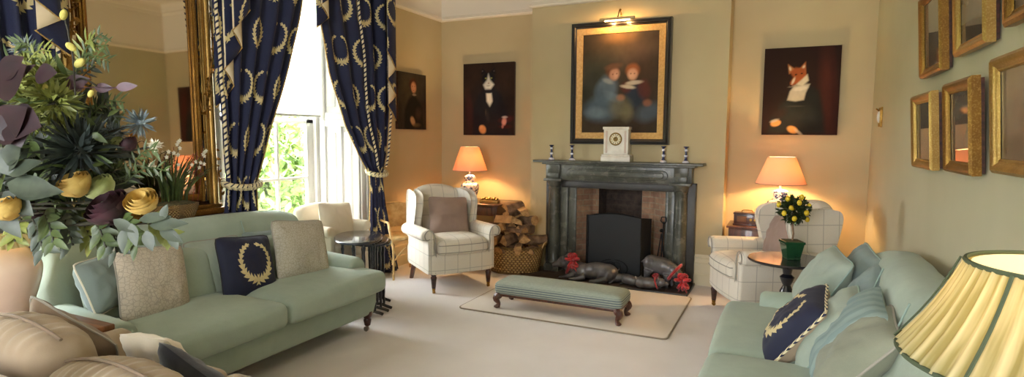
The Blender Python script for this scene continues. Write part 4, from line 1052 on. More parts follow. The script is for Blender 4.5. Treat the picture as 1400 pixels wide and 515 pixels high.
# cushions on the left sofa
Y90 = PI/2
def cl(px, py, X): return on_x(px, py, X)
cushion('damask_cushion', 'large grey-beige looped pattern cushion at the left end of the left mint sofa', cl(210, 386, -3.22), .43, .43, .15, M_LOOP, M_TAUPE2, Y90+.10, -.28, .13, M_PIPEG, 1)
cushion('mint_cushion', 'small pale blue-green cushion leaning on the left arm of the left sofa', cl(143, 386, -3.30), .36, .30, .15, M_MINTD, None, Y90+.55, -.35, .0, M_WHITEP, 2)
cushion('mint_cushion', 'plain pale mint cushion tucked behind the navy wreath cushion', cl(298, 366, -3.36), .42, .41, .13, M_MINT2, None, Y90, -.32, .02, M_PIPEG, 3)
cushion('wreath_cushion', 'navy cushion with a cream laurel wreath, middle of the left sofa', cl(338, 364, -3.20), .42, .42, .14, M_WCUSH, M_CREAM, Y90, -.32, .10, M_BLACK, 4)
cushion('seafoam_cushion', 'deeper blue-green cushion behind the navy wreath cushion, to its right', cl(368, 350, -3.36), .40, .40, .13, M_MINTD, None, Y90, -.32, .06, None, 5)
cushion('damask_cushion', 'large grey-beige looped pattern cushion at the right end of the left mint sofa', cl(412, 341, -3.18), .47, .45, .15, M_LOOP2, M_TAUPE2, Y90-.06, -.30, .12, M_PIPEG, 6)
# cushions on the right sofa (sofa faces -x)
def cr_(px, py, X): return on_x(px, py, X)
N90 = -PI/2
cushion('mint_cushion', 'plain mint cushion against the far arm of the right sofa, furthest left', Vector((.215, 3.70, .672)), .43, .43, .18, M_MINT2, None, N90+.22, -.50, .10, M_PIPE, 11)
cushion('seafoam_cushion', 'grey-green cushion standing behind the furthest mint cushion on the right sofa', Vector((.39, 3.73, .69)), .42, .42, .17, M_MINTD, None, N90+.15, -.36, .12, M_PIPE, 12)
cushion('mint_cushion', 'small mint cushion in the middle of the pile on the right sofa', Vector((.385, 3.33, .675)), .34, .34, .15, M_MINTD, None, N90+.25, -.40, .45, None, 13)
cushion('wreath_cushion', 'navy wreath cushion with cream back and rope edge on the right sofa', Vector((.085, 3.07, .595)), .42, .42, .19, M_WCUSH, M_BEIGE, N90+.02, -.62, .14, M_ROPE, 14, piper=.007)
cushion('mint_cushion', 'plain mint cushion directly behind the navy wreath cushion on the right sofa', Vector((.215, 2.99, .625)), .42, .42, .17, M_MINT2, None, N90+.05, -.62, .12, M_PIPE, 15)
cushion('checked_cushion', 'woven checked blue-green cushion on the right sofa, second from the camera', Vector((.275, 2.83, .655)), .46, .44, .16, M_STRIPEC, M_MINT2, N90+.02, -.62, .12, None, 16)
cushion('sage_cushion', 'sage cushion with a zipped edge, nearest the camera in the pile on the right sofa', Vector((.29, 2.63, .64)), .44, .42, .17, M_GREENISH, None, N90+.0, -.66, .10, M_PIPEG, 17)

# ---------------------------------------------------------------- wing chairs
def make_wing(name, label, loc, rz):
    t = thing(name, label, 'armchair', loc, rz)
    def rf(x, y, z):
        if y < -.2: y -= .02*(1-(x/.3)**2)
        return (x, y, z)
    MB().soft((0, .02, .28), (.66, .72, .20), .03, 3, (8, 6, 2), rf).build('seat_base', M_CHECK, t, angle=60)
    def sf(x, y, z):
        k = max(0, 1-(x/.27)**4)*max(0, 1-(y/.32)**4); return (x, y-(.025*(1-(x/.27)**2) if y < -.2 else 0), z+(.04*k if z > 0 else 0))
    c = MB().soft((0, -.06, .43), (.53, .62, .13), .05, 4, (10, 10, 2), sf).build('seat_cushion', M_CHECK, t, angle=60)
    for zz in (.395, .465): MB().tube([(-.255, -.35, zz)]+[(.25*k/4-.0, -.372-.025*(1-(k/4)**2), zz) for k in range(-4, 5)]+[(.255, -.35, zz)], .004, 6).build('piping', M_PIPEG, c)
    bo = catmull([(-.22, .36), (.22, .36), (.24, .65), (.255, .86), (.23, .93), (.13, .975), (0, .99), (-.13, .975), (-.23, .93), (-.255, .86), (-.24, .65)], 5, True)
    def bm(u, v, w_): return (u, .31+(v-.4)*.20+w_+.03*(u/.28)**2*-1, v)
    MB().slab(bo, .13, .05, 4, M=bm).build('backrest', M_CHECK, t, angle=60)
    for s_ in (-1, 1):
        wo = catmull([(.28, .50), (.10, .54), (.04, .62), (.01, .72), (-.02, .82), (-.01, .89), (.06, .925), (.20, .94), (.34, .94), (.41, .90), (.36, .7)], 5, True)
        def wm(u, v, w_, s_=s_): return (s_*(.292+w_-.08*(u-.25)-.06*(v-.55)), u*.88+.10, v-.03*(v-.5)*2)
        MB().slab(wo, .075, .032, 4, M=wm).build('wing', M_CHECK, t, angle=60)
        P = roll_profile(.262, .335, .19, .555, .062)
        def am(u, v, w_, s_=s_):
            y = .0+w_; return (s_*(u+.015*(y < -.2)), y, v+.02*(-y)*(v > .4))
        MB().slab(P, .66, .03, 4, M=am).build('arm', M_CHECK, t, angle=60)
        fr = MB()
        sp = catmull([(.285, .20), (.275, .33), (.29, .45), (.285, .53), (.31, .60), (.355, .615), (.39, .575), (.375, .525), (.34, .53)], 5)
        fr.tube([(s_*p[0], -.337, p[1]) for p in sp], .005, 6); fr.build('piping', M_PIPEG, t)
        q = MB(); q.lathe([(.014, .035), (.02, .06), (.026, .13), (.03, .155), (.022, .17), (.032, .19), (.03, .21)], (s_*.29, -.30, 0), 14); lg = q.build('leg', M_WOODD, t)
        cc = MB(); cc.tube([(s_*.29-.01, -.30, .016), (s_*.29+.01, -.30, .016)], .016, 12); cc.lathe([(.016, .03), (.018, .05), (.016, .055)], (s_*.29, -.30, 0), 10); cc.build('castor', M_BRASS, lg)
        q = MB(); q.tube([(s_*.27, .30, .2), (s_*.28, .38, 0)], [.03, .022], 4); q.build('leg', M_WOODM, t)
    return t
wcL = make_wing('wing_armchair', 'cream checked wing armchair with a taupe cushion, left of the log basket', (-3.06, 5.0, 0), math.radians(54))
wcR = make_wing('wing_armchair', 'cream checked wing armchair turned sideways behind the round black table', (-.136, 5.254, 0), math.radians(-65))
a = math.radians(54)
p = Matrix.Rotation(a, 3, 'Z') @ Vector((0.02, .07, .68))
cushion('taupe_cushion', 'square taupe cushion on the wing armchair left of the fireplace', p+Vector((-3.06, 5.0, 0)), .44, .42, .15, M_TAUPE, None, a, -.28, .06, None, 21)
a = math.radians(-65); p = Matrix.Rotation(a, 3, 'Z') @ Vector((0, .13, .66))
cushion('taupe_cushion', 'taupe cushion on the right wing armchair, partly behind the lemon tree', p+Vector((-.136, 5.254, 0)), .42, .38, .14, M_TAUPE, None, a, -.25, 0, None, 22)

# ---------------------------------------------------------------- foreground beige sofa (seen from behind)
t = thing('beige_sofa', 'beige linen sofa at the bottom left, seen from behind', 'sofa', (0, 0, 0))
def fb_(x, y, z): return (x, y+(z+.3)*-.10, z+(.03*(1-(x/.6)**2) if z > .2 else 0))
MB().soft((-2.10, .90, .43), (1.36, .16, .62), .07, 4, (12, 2, 6), fb_).build('back', M_BEIGE, t, angle=60)
MB().soft((-2.10, 1.28, .25), (1.3, .80, .24), .03, 3, (4, 4, 2)).build('base', M_BEIGE, t)
for i, xc in enumerate((-2.40, -1.86)):
    def bc(x, y, z, i=i):
        k = (1-(x/.28)**4)*(1-(z/.25)**4)
        return (x, y+(.05*k if y > 0 else -.03*k)-.12*z, z+(.05*(1-(x/.28)**2) if z > .1 else 0)+.010*nz(x*14, y*3, i*3)*(z > .05)+.004*sin(x*150+4*nz(x*6, z*5, i))*sstep(.0, .2, z))
    o = MB().soft((xc, 1.08, .575+(.0 if i == 0 else -.07)), (.55, .17, .46), .07, 5, (70, 4, 16), bc).build('back_cushion', M_BEIGE, t, angle=60)
    sm_ = MB(); P = []
    for k in range(25):
        x = -.26+.52*k/24; z = .23+.05*(1-(x/.28)**2)-.006; P.append((xc+x, 1.08+(-.12*z)-.005, .575+(0 if i == 0 else -.07)+z+.014))
    sm_.tube(P, .006, 6); sm_.build('piping', M_TAUPE2, o)
for i, xc in enumerate((-2.42, -1.83)):
    MB().soft((xc, 1.36, .42), (.57, .66, .14), .05, 4, (8, 8, 2), lambda x, y, z: (x, y, z+(.03*(1-(x/.29)**2)*(1-(y/.33)**2) if z > 0 else 0))).build('seat_cushion', M_BEIGE, t, angle=60)
for s_, x0 in ((-1, -2.68), (1, -1.52)):
    P = roll_profile(-.02, .08, .12, .52, .08)
    MB().slab(P, .78, .04, 4, M=lambda u, v, w_, s_=s_, x0=x0: (x0+s_*u-(.0), 1.24+w_, v)).build('arm', M_BEIGE, t, angle=60)
for x in (-2.7, -1.5):
    for y in (.95, 1.6): MB().lathe([(.02, 0), (.028, .08), (.03, .14)], (x, y, 0), 12).build('leg', M_WOODD, t)
cushion('brown_cushion', 'brown-taupe cushion whose corner rises behind the beige sofa back at far left', (-2.50, 1.27, .63), .44, .40, .12, M_TAUPE2, None, .1+PI, -.30, -.42, M_PIPEG, 31)
cushion('cream_cushion', 'cream cushion between the brown and the black cushions on the beige sofa', (-2.24, 1.45, .58), .36, .30, .12, M_CREAM, None, PI, -.5, .1, None, 32)
cushion('black_cushion', 'charcoal black velvet cushion on the beige sofa at the bottom left', (-1.88, 1.36, .555), .40, .36, .13, M_BLACK, None, PI-.1, -.45, -.50, None, 33)
# ---------------------------------------------------------------- lamps
def ginger_lamp(name, label, loc, m, jr, jh, sb, stp, z0, z1, power, light=True, hexb=True, group=None, shade_m=M_SHADE):
    t = thing(name, label, 'lamp', loc, 0, group)
    q = MB(); q.lathe([(jr*.72, 0), (jr*.8, .012), (jr*.66, .02), (jr*.66, .04)], seg=20); q.build('lamp_foot', M_BLK, t)
    pr = catmull([(jr*.6, .04, 0), (jr*.62, .05, 0), (jr*.78, jh*.25, 0), (jr*1.0, jh*.58, 0), (jr*.92, jh*.76, 0), (jr*.55, jh*.86, 0), (jr*.5, jh*.93, 0), (jr*.52, jh, 0)], 5)
    MB().lathe([(p[0], p[1]) for p in pr], seg=32).build('ginger_jar', m, t)
    q = MB(); q.lathe([(jr*.62, jh), (jr*.64, jh+.01), (jr*.58, jh+.03), (jr*.3, jh+.045), (.012, jh+.05), (.012, jh+.08), (.018, jh+.08), (.018, jh+.12), (.0, jh+.12)], seg=24); q.build('lamp_cap', M_CHINA if m == M_CHINA else M_BRASS, t)
    zz0, zz1 = z0-loc[2], z1-loc[2]
    o = MB().lathe([(sb, zz0), (lerp(sb, stp, .5), (zz0+zz1)/2), (stp, zz1)], seg=40, cap=False).build('lamp_shade', shade_m, t)
    r = MB(); r.tube([(sb*cos(2*PI*k/40), sb*sin(2*PI*k/40), zz0) for k in range(40)], .003, 5, closed=True); r.tube([(stp*cos(2*PI*k/40), stp*sin(2*PI*k/40), zz1) for k in range(40)], .003, 5, closed=True); r.build('shade_rim', M_TAUPE, t)
    r = MB()
    for k in range(3): a = 2*PI*k/3; r.tube([(0, 0, zz1-.03), (stp*cos(a), stp*sin(a), zz1-.005)], .002, 5)
    r.tube([(0, 0, jh+.1), (0, 0, zz1-.03)], .002, 5); r.build('shade_carrier', M_BRASS, t)
    if light: lamp_light('lamp_bulb', (0.02, 0.0, (zz0+zz1)/2-.02), power, (1, .66, .30), .03, t)
    return t
ginger_lamp('table_lamp', 'blue and white ginger jar lamp with peach shade, left of the fireplace', (-3.35, 5.93, .735), M_CHINA, .108, .27, .205, .108, 1.10, 1.375, 13)
ginger_lamp('table_lamp', 'blue and white ginger jar lamp with peach shade, on the cabinet right of the fireplace', (-.035, 6.02, .665), M_CHINA, .12, .31, .222, .12, 1.075, 1.325, 15)
# foreground left lamp: pale glazed jar, pleated shade
def pleated(t, sb, stp, zz0, zz1, m, n=46, trim=None, ribs=()):
    prof_ = [(lerp(sb, stp, k/6)-.008*sin(PI*k/6), lerp(zz0, zz1, k/6)) for k in range(7)]
    rad = lambda a, v: 1+.018*sin(n*a)+.006*sin(n*.37*a+1)
    o = MB().lathe(prof_, seg=n*6, cap=False, rad=rad).build('lamp_shade', m, t)
    o2 = MB().lathe([(lerp(sb, stp, k/6)*.94-.010*sin(PI*k/6), lerp(zz0+.004, zz1-.002, k/6)) for k in range(7)], seg=48, cap=False).build('shade_lining', shade('shade_lining', '#e9dfc0', .5, '#f2dfae') if 'shade_lining' not in MC else MC['shade_lining'], t)
    MC['shade_lining'] = o2.data.materials[0]
    if trim:
        r = MB()
        for rr, zz in ((sb*1.0, zz0), (stp*1.0, zz1)): r.tube([(rr*cos(2*PI*k/60), rr*sin(2*PI*k/60), zz) for k in range(60)], .0045, 6, closed=True)
        r.build('shade_trim', trim, t)
        for a in ribs:
            MB().tube([((lerp(sb, stp, k/6)-.008*sin(PI*k/6)+.007)*cos(a), (lerp(sb, stp, k/6)-.008*sin(PI*k/6)+.007)*sin(a), lerp(zz0, zz1, k/6)) for k in range(7)], .0035, 6, flat=.6).build('trim_ribbon', trim, t)
t = thing('side_table', 'honey brown wooden side table between the beige sofa and the left mint sofa', 'table', (0, 0, 0))
MB().soft((-3.15, 1.40, .605), (.72, .38, .03), .008, 2).build('tabletop', M_WOODT, t)
MB().box(-3.46, -2.88, 1.26, 1.54, .52, .59, .004).build('apron', M_WOODT, t)
for x in (-3.45, -2.89):
    for y in (1.27, 1.53): MB().tube([(x, y, .5), (x, y, 0)], [.022, .014], 4).build('leg', M_WOODT, t)
t = thing('table_lamp', 'big blush-glazed jar lamp at the left edge beneath the flowers', 'lamp', (-3.36, 1.40, .62))
MB().lathe([(p[0], p[1]) for p in catmull([(.10, 0, 0), (.11, .01, 0), (.13, .06, 0), (.165, .19, 0), (.165, .26, 0), (.12, .325, 0), (.06, .36, 0), (.055, .375, 0)], 6)], seg=40).build('jar', M_PEACH, t)
MB().lathe([(.06, .37), (.06, .385), (.02, .395), (.012, .44), (.0, .44)], seg=16).build('lamp_cap', M_BRASS, t)
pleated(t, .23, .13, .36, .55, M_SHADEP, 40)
lamp_light('lamp_bulb', (0, 0, .47), .45, (1, .66, .32), .03, t)
# foreground right lamp
t = thing('lamp_table', 'small dark lamp table behind the near end of the right mint sofa', 'table', (.455, 1.275, 0))
MB().lathe([(0, .62), (.21, .62), (.225, .632), (.21, .645), (0, .645)], seg=32).build('tabletop', M_WOODD, t)
MB().lathe([(.04, .12), (.035, .2), (.022, .3), (.032, .42), (.022, .55), (.05, .62)], seg=16).build('pedestal', M_WOODD, t)
for k in range(3):
    a = 2*PI*k/3; MB().tube([(.02*cos(a), .02*sin(a), .2), (.1*cos(a), .1*sin(a), .12), (.2*cos(a), .2*sin(a), .02)], [.02, .018, .014], 8).build('leg', M_WOODD, t)
t = thing('table_lamp', 'lit lamp with cream pleated shade and olive trim in the right foreground', 'lamp', (.455, 1.275, .645))
MB().lathe([(p[0], p[1]) for p in catmull([(.07, 0, 0), (.075, .02, 0), (.05, .05, 0), (.085, .14, 0), (.095, .22, 0), (.06, .30, 0), (.025, .35, 0), (.025, .4, 0)], 5)], seg=28).build('lamp_base', M_CREAM, t)
MB().lathe([(.02, .39), (.02, .47), (0, .47)], seg=12).build('bulb_holder', M_BRASS, t)
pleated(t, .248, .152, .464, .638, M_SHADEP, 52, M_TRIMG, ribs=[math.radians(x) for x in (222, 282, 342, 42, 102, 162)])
lamp_light('lamp_bulb', (0, 0, .55), 1.5, (1, .78, .50), .03, t)
# ---------------------------------------------------------------- tables by the fireplace
t = thing('side_table', 'dark mahogany side table under the lamp left of the fireplace', 'table', (0, 0, 0))
MB().soft((-3.24, 6.02, .722), (.72, .56, .026), .008, 2).build('tabletop', M_WOODM, t)
b = MB(); b.box(-3.56, -2.92, 5.78, 6.26, .60, .71, .004); b.build('apron', M_WOODM, t)
dr = MB().box(-3.5, -2.98, 5.768, 5.785, .615, .70, .004).build('drawer', M_WOODM, t); MB().ball((-3.24, 5.755, .655), .014, 10, 6).build('knob', M_BRASS, dr)
for x in (-3.54, -2.94):
    for y in (5.80, 6.24): MB().tube([(x, y, .62), (x, y, 0)], [.036, .022], 4).build('leg', M_WOODM, t)
t = thing('trinket_box', 'low openwork gilt box on the side table beside the left lamp', 'box', (-3.07, 5.90, .735), .1)
b = MB(); b.box(-.11, .11, -.05, .05, .0, .035, .004); b.build('box_base', M_GILT2, t)
b = MB()
for k in range(7): b.ball((-.09+.03*k, 0, .045+.008*(k % 2)), (.018, .04, .016), 8, 6)
b.build('ornament', M_GILT2, t)
# right-hand cabinet
t = thing('drop_leaf_cabinet', 'brown mahogany cabinet in the alcove right of the fireplace', 'cabinet', (0, 0, 0))
MB().soft((-.1, 6.07, .652), (.78, .42, .022), .006, 2).build('cabinet_top', M_WOODM, t)
MB().box(-.47, .27, 5.88, 6.27, .08, .64, .004).build('body', M_WOODM, t)
for k in range(2):
    d = MB().box(-.46+.365*k, -.105+.365*k, 5.868, 5.885, .10, .63, .005).build('door', M_WOODM, t); MB().ball((-.13+.06*k, 5.86, .38), .012, 10, 6).build('knob', M_BRASS, d)
for x in (-.44, .24):
    for y in (5.91, 6.24): MB().tube([(x, y, .08), (x, y, 0)], [.025, .018], 8).build('foot', M_WOODM, t)
t = thing('wooden_radio', 'small dark wooden radio box on the cabinet beside the right lamp', 'radio', (-.315, 6.02, .663), -.05)
b = MB(); b.box(-.115, .115, -.07, .07, .012, .115, .006); b.box(-.122, .122, -.077, .077, 0, .014, .004); b.box(-.12, .12, -.075, .075, .105, .12, .004); b.build('case', M_WOODD, t)
MB().box(-.085, .0, -.074, -.068, .035, .09, .003).build('speaker_grille', mat('brown_grille', '#6a4a34', .8), t)
b = MB()
for x in (.04, .08): b.lathe([(.012, 0), (.012, .012), (0, .012)], (0, 0, 0), 12, tf=lambda X, Y, Z, x=x: (x+X, -.07-Z, .06+Y))
b.build('knob', M_BRASS, t); MB().tube(catmull([(-.05, 0, .118), (-.04, 0, .14), (.04, 0, .14), (.05, 0, .118)], 4), .005, 6).build('carry_handle', M_BRASS, t)
# round pedestal table with topiary
t = thing('pedestal_table', 'round black pedestal table holding the potted lemon tree', 'table', (.045, 4.50, 0))
MB().lathe([(0, .625), (.24, .625), (.262, .632), (.268, .641), (.262, .65), (0, .652)], seg=48).build('tabletop', M_BLK, t)
MB().lathe([(.06, .14), (.065, .18), (.04, .2), (.05, .26), (.058, .33), (.045, .42), (.026, .46), (.04, .49), (.05, .52), (.028, .54), (.035, .58), (.07, .625)], seg=24).build('pedestal', M_BLK, t)
for k in range(3):
    a = 2*PI*k/3+.5; MB().tube(catmull([(.03*cos(a), .03*sin(a), .17), (.14*cos(a), .14*sin(a), .15), (.2*cos(a), .2*sin(a), .06), (.25*cos(a), .25*sin(a), .015)], 4), .02, 8).build('leg', M_BLK, t)
t = thing('lemon_tree', 'small clipped lemon tree in a square green glazed planter on the round table', 'potted plant', (.065, 4.50, .652), .35)
b = MB(); b.add([(-.043, -.043, 0), (.043, -.043, 0), (.043, .043, 0), (-.043, .043, 0), (-.062, -.062, .115), (.062, -.062, .115), (.062, .062, .115), (-.062, .062, .115)], [(3, 2, 1, 0), (0, 1, 5, 4), (1, 2, 6, 5), (2, 3, 7, 6), (3, 0, 4, 7)])
b.box(-.068, .068, -.068, .068, .112, .13, .004); b.box(-.048, .048, -.048, .048, 0, .012, .004)
b.build('planter', M_GPOT, t, smooth=False)
MB().box(-.058, .058, -.058, .058, .118, .134, .004).build('moss', M_SOIL, t)
MB().tube([(0, 0, .12), (.006, .0, .18), (-.004, .004, .26), (0, 0, .33)], .007, 8).build('trunk', M_BARK, t)
def leaf(mb, p, d, L, W, up=None, bend=.2, mi=0, n=4, fold=.25, tip=1.0):
    p = Vector(p); d = Vector(d).normalized(); up = Vector(up or (0, 0, 1)); s_ = d.cross(up)
    if s_.length < 1e-4: s_ = d.orthogonal()
    s_.normalize(); u = s_.cross(d).normalized(); vs = []; fs = []
    for i in range(n+1):
        f = i/n; w_ = W/2*max(.03, sin(PI*min(1, f**.8*.97+.02)))*(1 if f < .97 else .2); c = p+d*L*f-u*bend*L*f*f
        vs += [c-s_*w_+u*fold*w_, c, c+s_*w_+u*fold*w_]
    for i in range(n):
        a = i*3; fs += [(a, a+1, a+4, a+3), (a+1, a+2, a+5, a+4)]
    mb.add([tuple(v) for v in vs], fs, mi=mi)
rg = random.Random(11)
def rdir(rg): return Vector((rg.gauss(0, 1), rg.gauss(0, 1), rg.gauss(0, 1))).normalized()
b = MB()
for k in range(520):
    d = rdir(rg); r = rg.uniform(.03, .095); leaf(b, Vector((0, 0, .35))+d*r, (d+rdir(rg)*.7), rg.uniform(.03, .045), .018, rdir(rg), .2, n=3)
b.build('foliage', M_LTREE, t, angle=180)
for k, (x, y, z) in enumerate(((-.05, -.085, .37), (.055, -.095, .34), (.0, -.10, .41), (.03, -.06, .445), (-.085, -.05, .33), (.1, -.02, .38), (-.03, -.10, .30), (-.06, -.04, .43), (.08, -.05, .29), (-.1, .02, .38), (.04, .1, .35))):
    MB().ball((x*.95, y*.95, z), (.017, .017, .02), 10, 8).build('lemon', M_LEMON, t)
# ---------------------------------------------------------------- nest of black tables
t = thing('nest_of_tables', 'nest of oval-topped black spindle-legged tables beside the left mint sofa', 'tables', (-3.28, 3.87, 0), math.atan2(.76, -.64))
def ov(a, b, n=2.4, k=48):
    return [(math.copysign(abs(cos(2*PI*i/k))**(2/n), cos(2*PI*i/k))*a, math.copysign(abs(sin(2*PI*i/k))**(2/n), sin(2*PI*i/k))*b) for i in range(k)]
for i, (a, b, z, dx, dy) in enumerate(((.32, .20, .64, 0, 0), (.26, .18, .615, .03, -.07), (.20, .16, .59, .05, -.12))):
    MB().slab(ov(a, b), .02, .008, 3, M=lambda u, v, w_, z=z, dx=dx, dy=dy: (u+dx, v+dy, z-.01+w_)).build('tabletop', M_BLKTOP, t)
    for sx in (-1, 1):
        X = dx+sx*(a-.09)
        for sy in (-1, -.35, .35, 1):
            Y = dy+sy*(b-.075)
            pr = [(.009, .05), (.012, .1), (.008, .12), (.012, .16)]+[(.0085+.002*sin(k*1.6), .16+(z-.26)*k/6) for k in range(1, 7)]+[(.014, z-.06), (.009, z-.04), (.013, z-.02)]
            MB().lathe(pr, (X, Y, 0), 8).build('spindle', M_BLK, t)
        f = MB(); f.tube(catmull([(X, dy-b+.01, .012), (X, dy-b+.05, .03), (X, dy-.05, .055), (X, dy+.05, .055), (X, dy+b-.05, .03), (X, dy+b-.01, .012)], 4), .013, 8); f.build('trestle_foot', M_BLK, t)
# ---------------------------------------------------------------- log basket
t = thing('log_basket', 'oval wicker basket heaped with split logs beside the fireplace', 'basket', (-2.70, 5.79, 0), .12)
q = MB(); pr = [(.27, 0), (.285, .02), (.305, .12), (.325, .22), (.34, .29), (.33, .30), (.315, .285), (.29, .12), (.25, .03), (0, .03)]
q.lathe(pr, seg=48, sy=.72); q.build('wicker_body', M_WICKER, t)
q = MB()
for ph in (0, PI): q.tube([((.338+.008*cos(14*a+ph))*cos(a), (.338+.008*cos(14*a+ph))*.72*sin(a), .296+.008*sin(14*a+ph)) for a in [2*PI*k/112 for k in range(112)]], .009, 6, closed=True)
q.build('braided_rim', M_WICKER, t)
for s_ in (-1, 1): MB().tube(catmull([(s_*.335, -.06, .29), (s_*.355, -.05, .335), (s_*.355, .05, .335), (s_*.335, .06, .29)], 5), .009, 8).build('handle', M_CANE, t)
rg = random.Random(21)
def make_log(L, r, kind, seed):
    """split log along local y; bark outside, split faces, pale ends"""
    g = random.Random(seed); mb = MB()
    if kind == 'q': A = [(0, 0)]+[(r*1.35*cos(a), r*1.35*sin(a)) for a in [PI*.5*k/5 for k in range(6)]]; bark = range(1, 6)
    elif kind == 'h': A = [(r*cos(a), r*sin(a)*.9) for a in [PI*k/8 for k in range(9)]]; bark = range(0, 8)
    else: A = [(r*cos(2*PI*k/12), r*sin(2*PI*k/12)) for k in range(12)]; bark = range(12)
    n = len(A); cx = sum(p[0] for p in A)/n; cy = sum(p[1] for p in A)/n; A = [(p[0]-cx, p[1]-cy) for p in A]; m_ = 5; vs = []
    for j in range(m_+1):
        y = -L/2+L*j/m_
        for p in A:
            k = 1+g.uniform(-.05, .05); vs.append((p[0]*k, y+g.uniform(-.004, .004), p[1]*k))
    fs = []; mi = []
    for j in range(m_):
        for i in range(n):
            mb.f.append([j*n+i, j*n+(i+1) % n, (j+1)*n+(i+1) % n, (j+1)*n+i]); mb.mi.append(0 if i in bark else 1); mb.uv.append([(0, 0)]*4)
    mb.f.append(list(reversed(range(n)))); mb.mi.append(2); mb.uv.append([(0, 0)]*n); mb.f.append([m_*n+i for i in range(n)]); mb.mi.append(2); mb.uv.append([(0, 0)]*n)
    mb.v = vs; return mb
LG = [(-.17, -.10, .30, .25, 'q', .1, 0), (-.04, -.12, .31, .3, 'h', -.25, .1), (.09, -.11, .30, .26, 'q', .35, 1.2), (.2, -.06, .30, .24, 'h', .1, .3), (-.22, .02, .31, .25, 'r', 1.3, .2),
      (-.13, -.11, .405, .26, 'h', .15, 1.5), (.0, -.12, .41, .27, 'q', -.1, .5), (.12, -.08, .40, .26, 'q', .5, 2.2), (.2, .04, .38, .26, 'r', -.9, 0), (-.2, .05, .41, .25, 'q', .9, 1),
      (-.11, -.05, .50, .28, 'q', .2, 2.6), (.02, -.08, .505, .29, 'h', 1.35, .1), (.13, -.03, .50, .25, 'q', -.3, .8), (-.02, .08, .49, .27, 'r', .2, 0), (-.17, .03, .54, .24, 'h', -1.1, .4),
      (-.09, -.02, .59, .27, 'q', 1.2, 1.9), (.05, -.04, .60, .27, 'h', .3, .2), (.13, .03, .59, .24, 'r', 1.1, .3), (-.02, .04, .67, .25, 'q', -.2, 1.1), (.07, .01, .69, .25, 'q', .7, 2.8), (-.01, .0, .76, .23, 'h', -.5, .5)]
for i, (x, y, z, L, k, yaw, rl) in enumerate(LG):
    o = make_log(L*1.02, .054 if k == 'r' else .064, k, 40+i).build('split_log', [M_BARK, M_SPLIT, M_LOGEND], None, angle=35)
    c = cos(.12); s_ = sin(.12); o.location = (-2.70+1.12*x*c-y*s_, 5.79+1.12*x*s_+y*c, z-.02); o.rotation_euler = Euler((rg.uniform(-.15, .15), rl, yaw), 'YXZ').to_matrix().to_euler()
    where = 'resting in the wicker rim' if z < .33 else 'in the second layer' if z < .45 else 'in the middle of the heap' if z < .56 else 'near the top of the heap' if z < .7 else 'topmost on the heap'
    kn = {'q': 'wedge-split', 'h': 'half-round', 'r': 'whole round'}[k]
    side = 'left' if x < -.06 else 'right' if x > .06 else 'centre'; fr = 'front' if y < -.04 else 'back'
    tag(o, '%s firewood log %s, %s %s of the log basket' % (kn, where, side, fr), 'log', 'logs heaped in the wicker basket')
# ---------------------------------------------------------------- curtains
def curtain(name, label, yL, yR, xc, z0, z1, nf, fw, amp, rope_u=(), edge_u=(), seed=0, group='navy wreath curtains'):
    t = thing(name, label, 'curtain', (0, 0, 0), group=group)
    def P(u, v):
        z = lerp(z0, z1, v); a, b = interp(yL, z), interp(yR, z)
        w = b-a; am = amp*min(1.3, .45+.6*w/.6)
        uu = u+.012*nz(u*6+seed, z*1.5, 2)
        y = lerp(a, b, uu); x = xc+am*sin(2*PI*nf*u+.5*nz(u*3, z*.9, seed))*(.8+.3*nz(u*9+seed, z, 1))+.02*nz(z*2, u*2, seed)
        return (x, y, z)
    o = MB().grid(P, 150, 70, uvf=lambda u, v: (u*fw+.05*seed, lerp(z0, z1, v))).build('curtain_cloth', M_CURT, t, angle=180)
    m_ = o.modifiers.new('s', 'SOLIDIFY'); m_.thickness = .004
    for u in rope_u:
        MB().tube([tuple(Vector(P(u, k/50))+Vector((.03, 0, 0))) for k in range(19, 51)], .012, 8).build('rope_edging', M_ROPE, t)
    for u in edge_u:
        MB().tube([tuple(Vector(P(u, k/50))+Vector((.006, 0, 0))) for k in range(51)], .006, 6).build('gold_edging', M_GOLDTRIM, t)
    return t
curtain('navy_curtain', 'navy wreath curtain tied back at the left of the window, beside the mirror',
        [(0, 3.02), (.9, 3.03), (1.12, 3.06), (1.5, 3.04), (3.05, 2.98)], [(0, 3.36), (.9, 3.33), (1.12, 3.33), (1.30, 3.40), (1.56, 3.49), (2.09, 3.705), (2.67, 3.89), (3.05, 3.96)], -3.86, .02, 3.05, 5, 1.5, .035, (0.0,), (1.0,), 1)
curtain('navy_curtain', 'navy curtain with cream wreaths tied back at the right side of the window',
        [(0, 4.70), (.3, 4.72), (.85, 4.74), (1.10, 4.74), (1.25, 4.62), (1.6, 4.37), (2.07, 4.18), (2.7, 4.045), (3.05, 3.98)], [(0, 5.22), (.3, 5.12), (.75, 5.0), (1.10, 4.95), (1.3, 5.02), (1.7, 5.08), (2.3, 5.13), (3.05, 5.15)], -3.86, .02, 3.05, 5, 1.5, .035, (.48, 1.0), (0.0,), 2)
curtain('navy_curtain', 'navy curtain at the far left behind the flowers, on the window left of the mirror',
        [(0, 1.62), (.9, 1.6), (1.12, 1.58), (1.6, 1.35), (2.5, 1.05), (3.05, .95)], [(0, 1.98), (.9, 1.93), (1.12, 1.9), (1.6, 1.95), (3.05, 1.97)], -3.86, .02, 3.05, 7, 1.3, .035, (1.0,), (0.0,), 3)
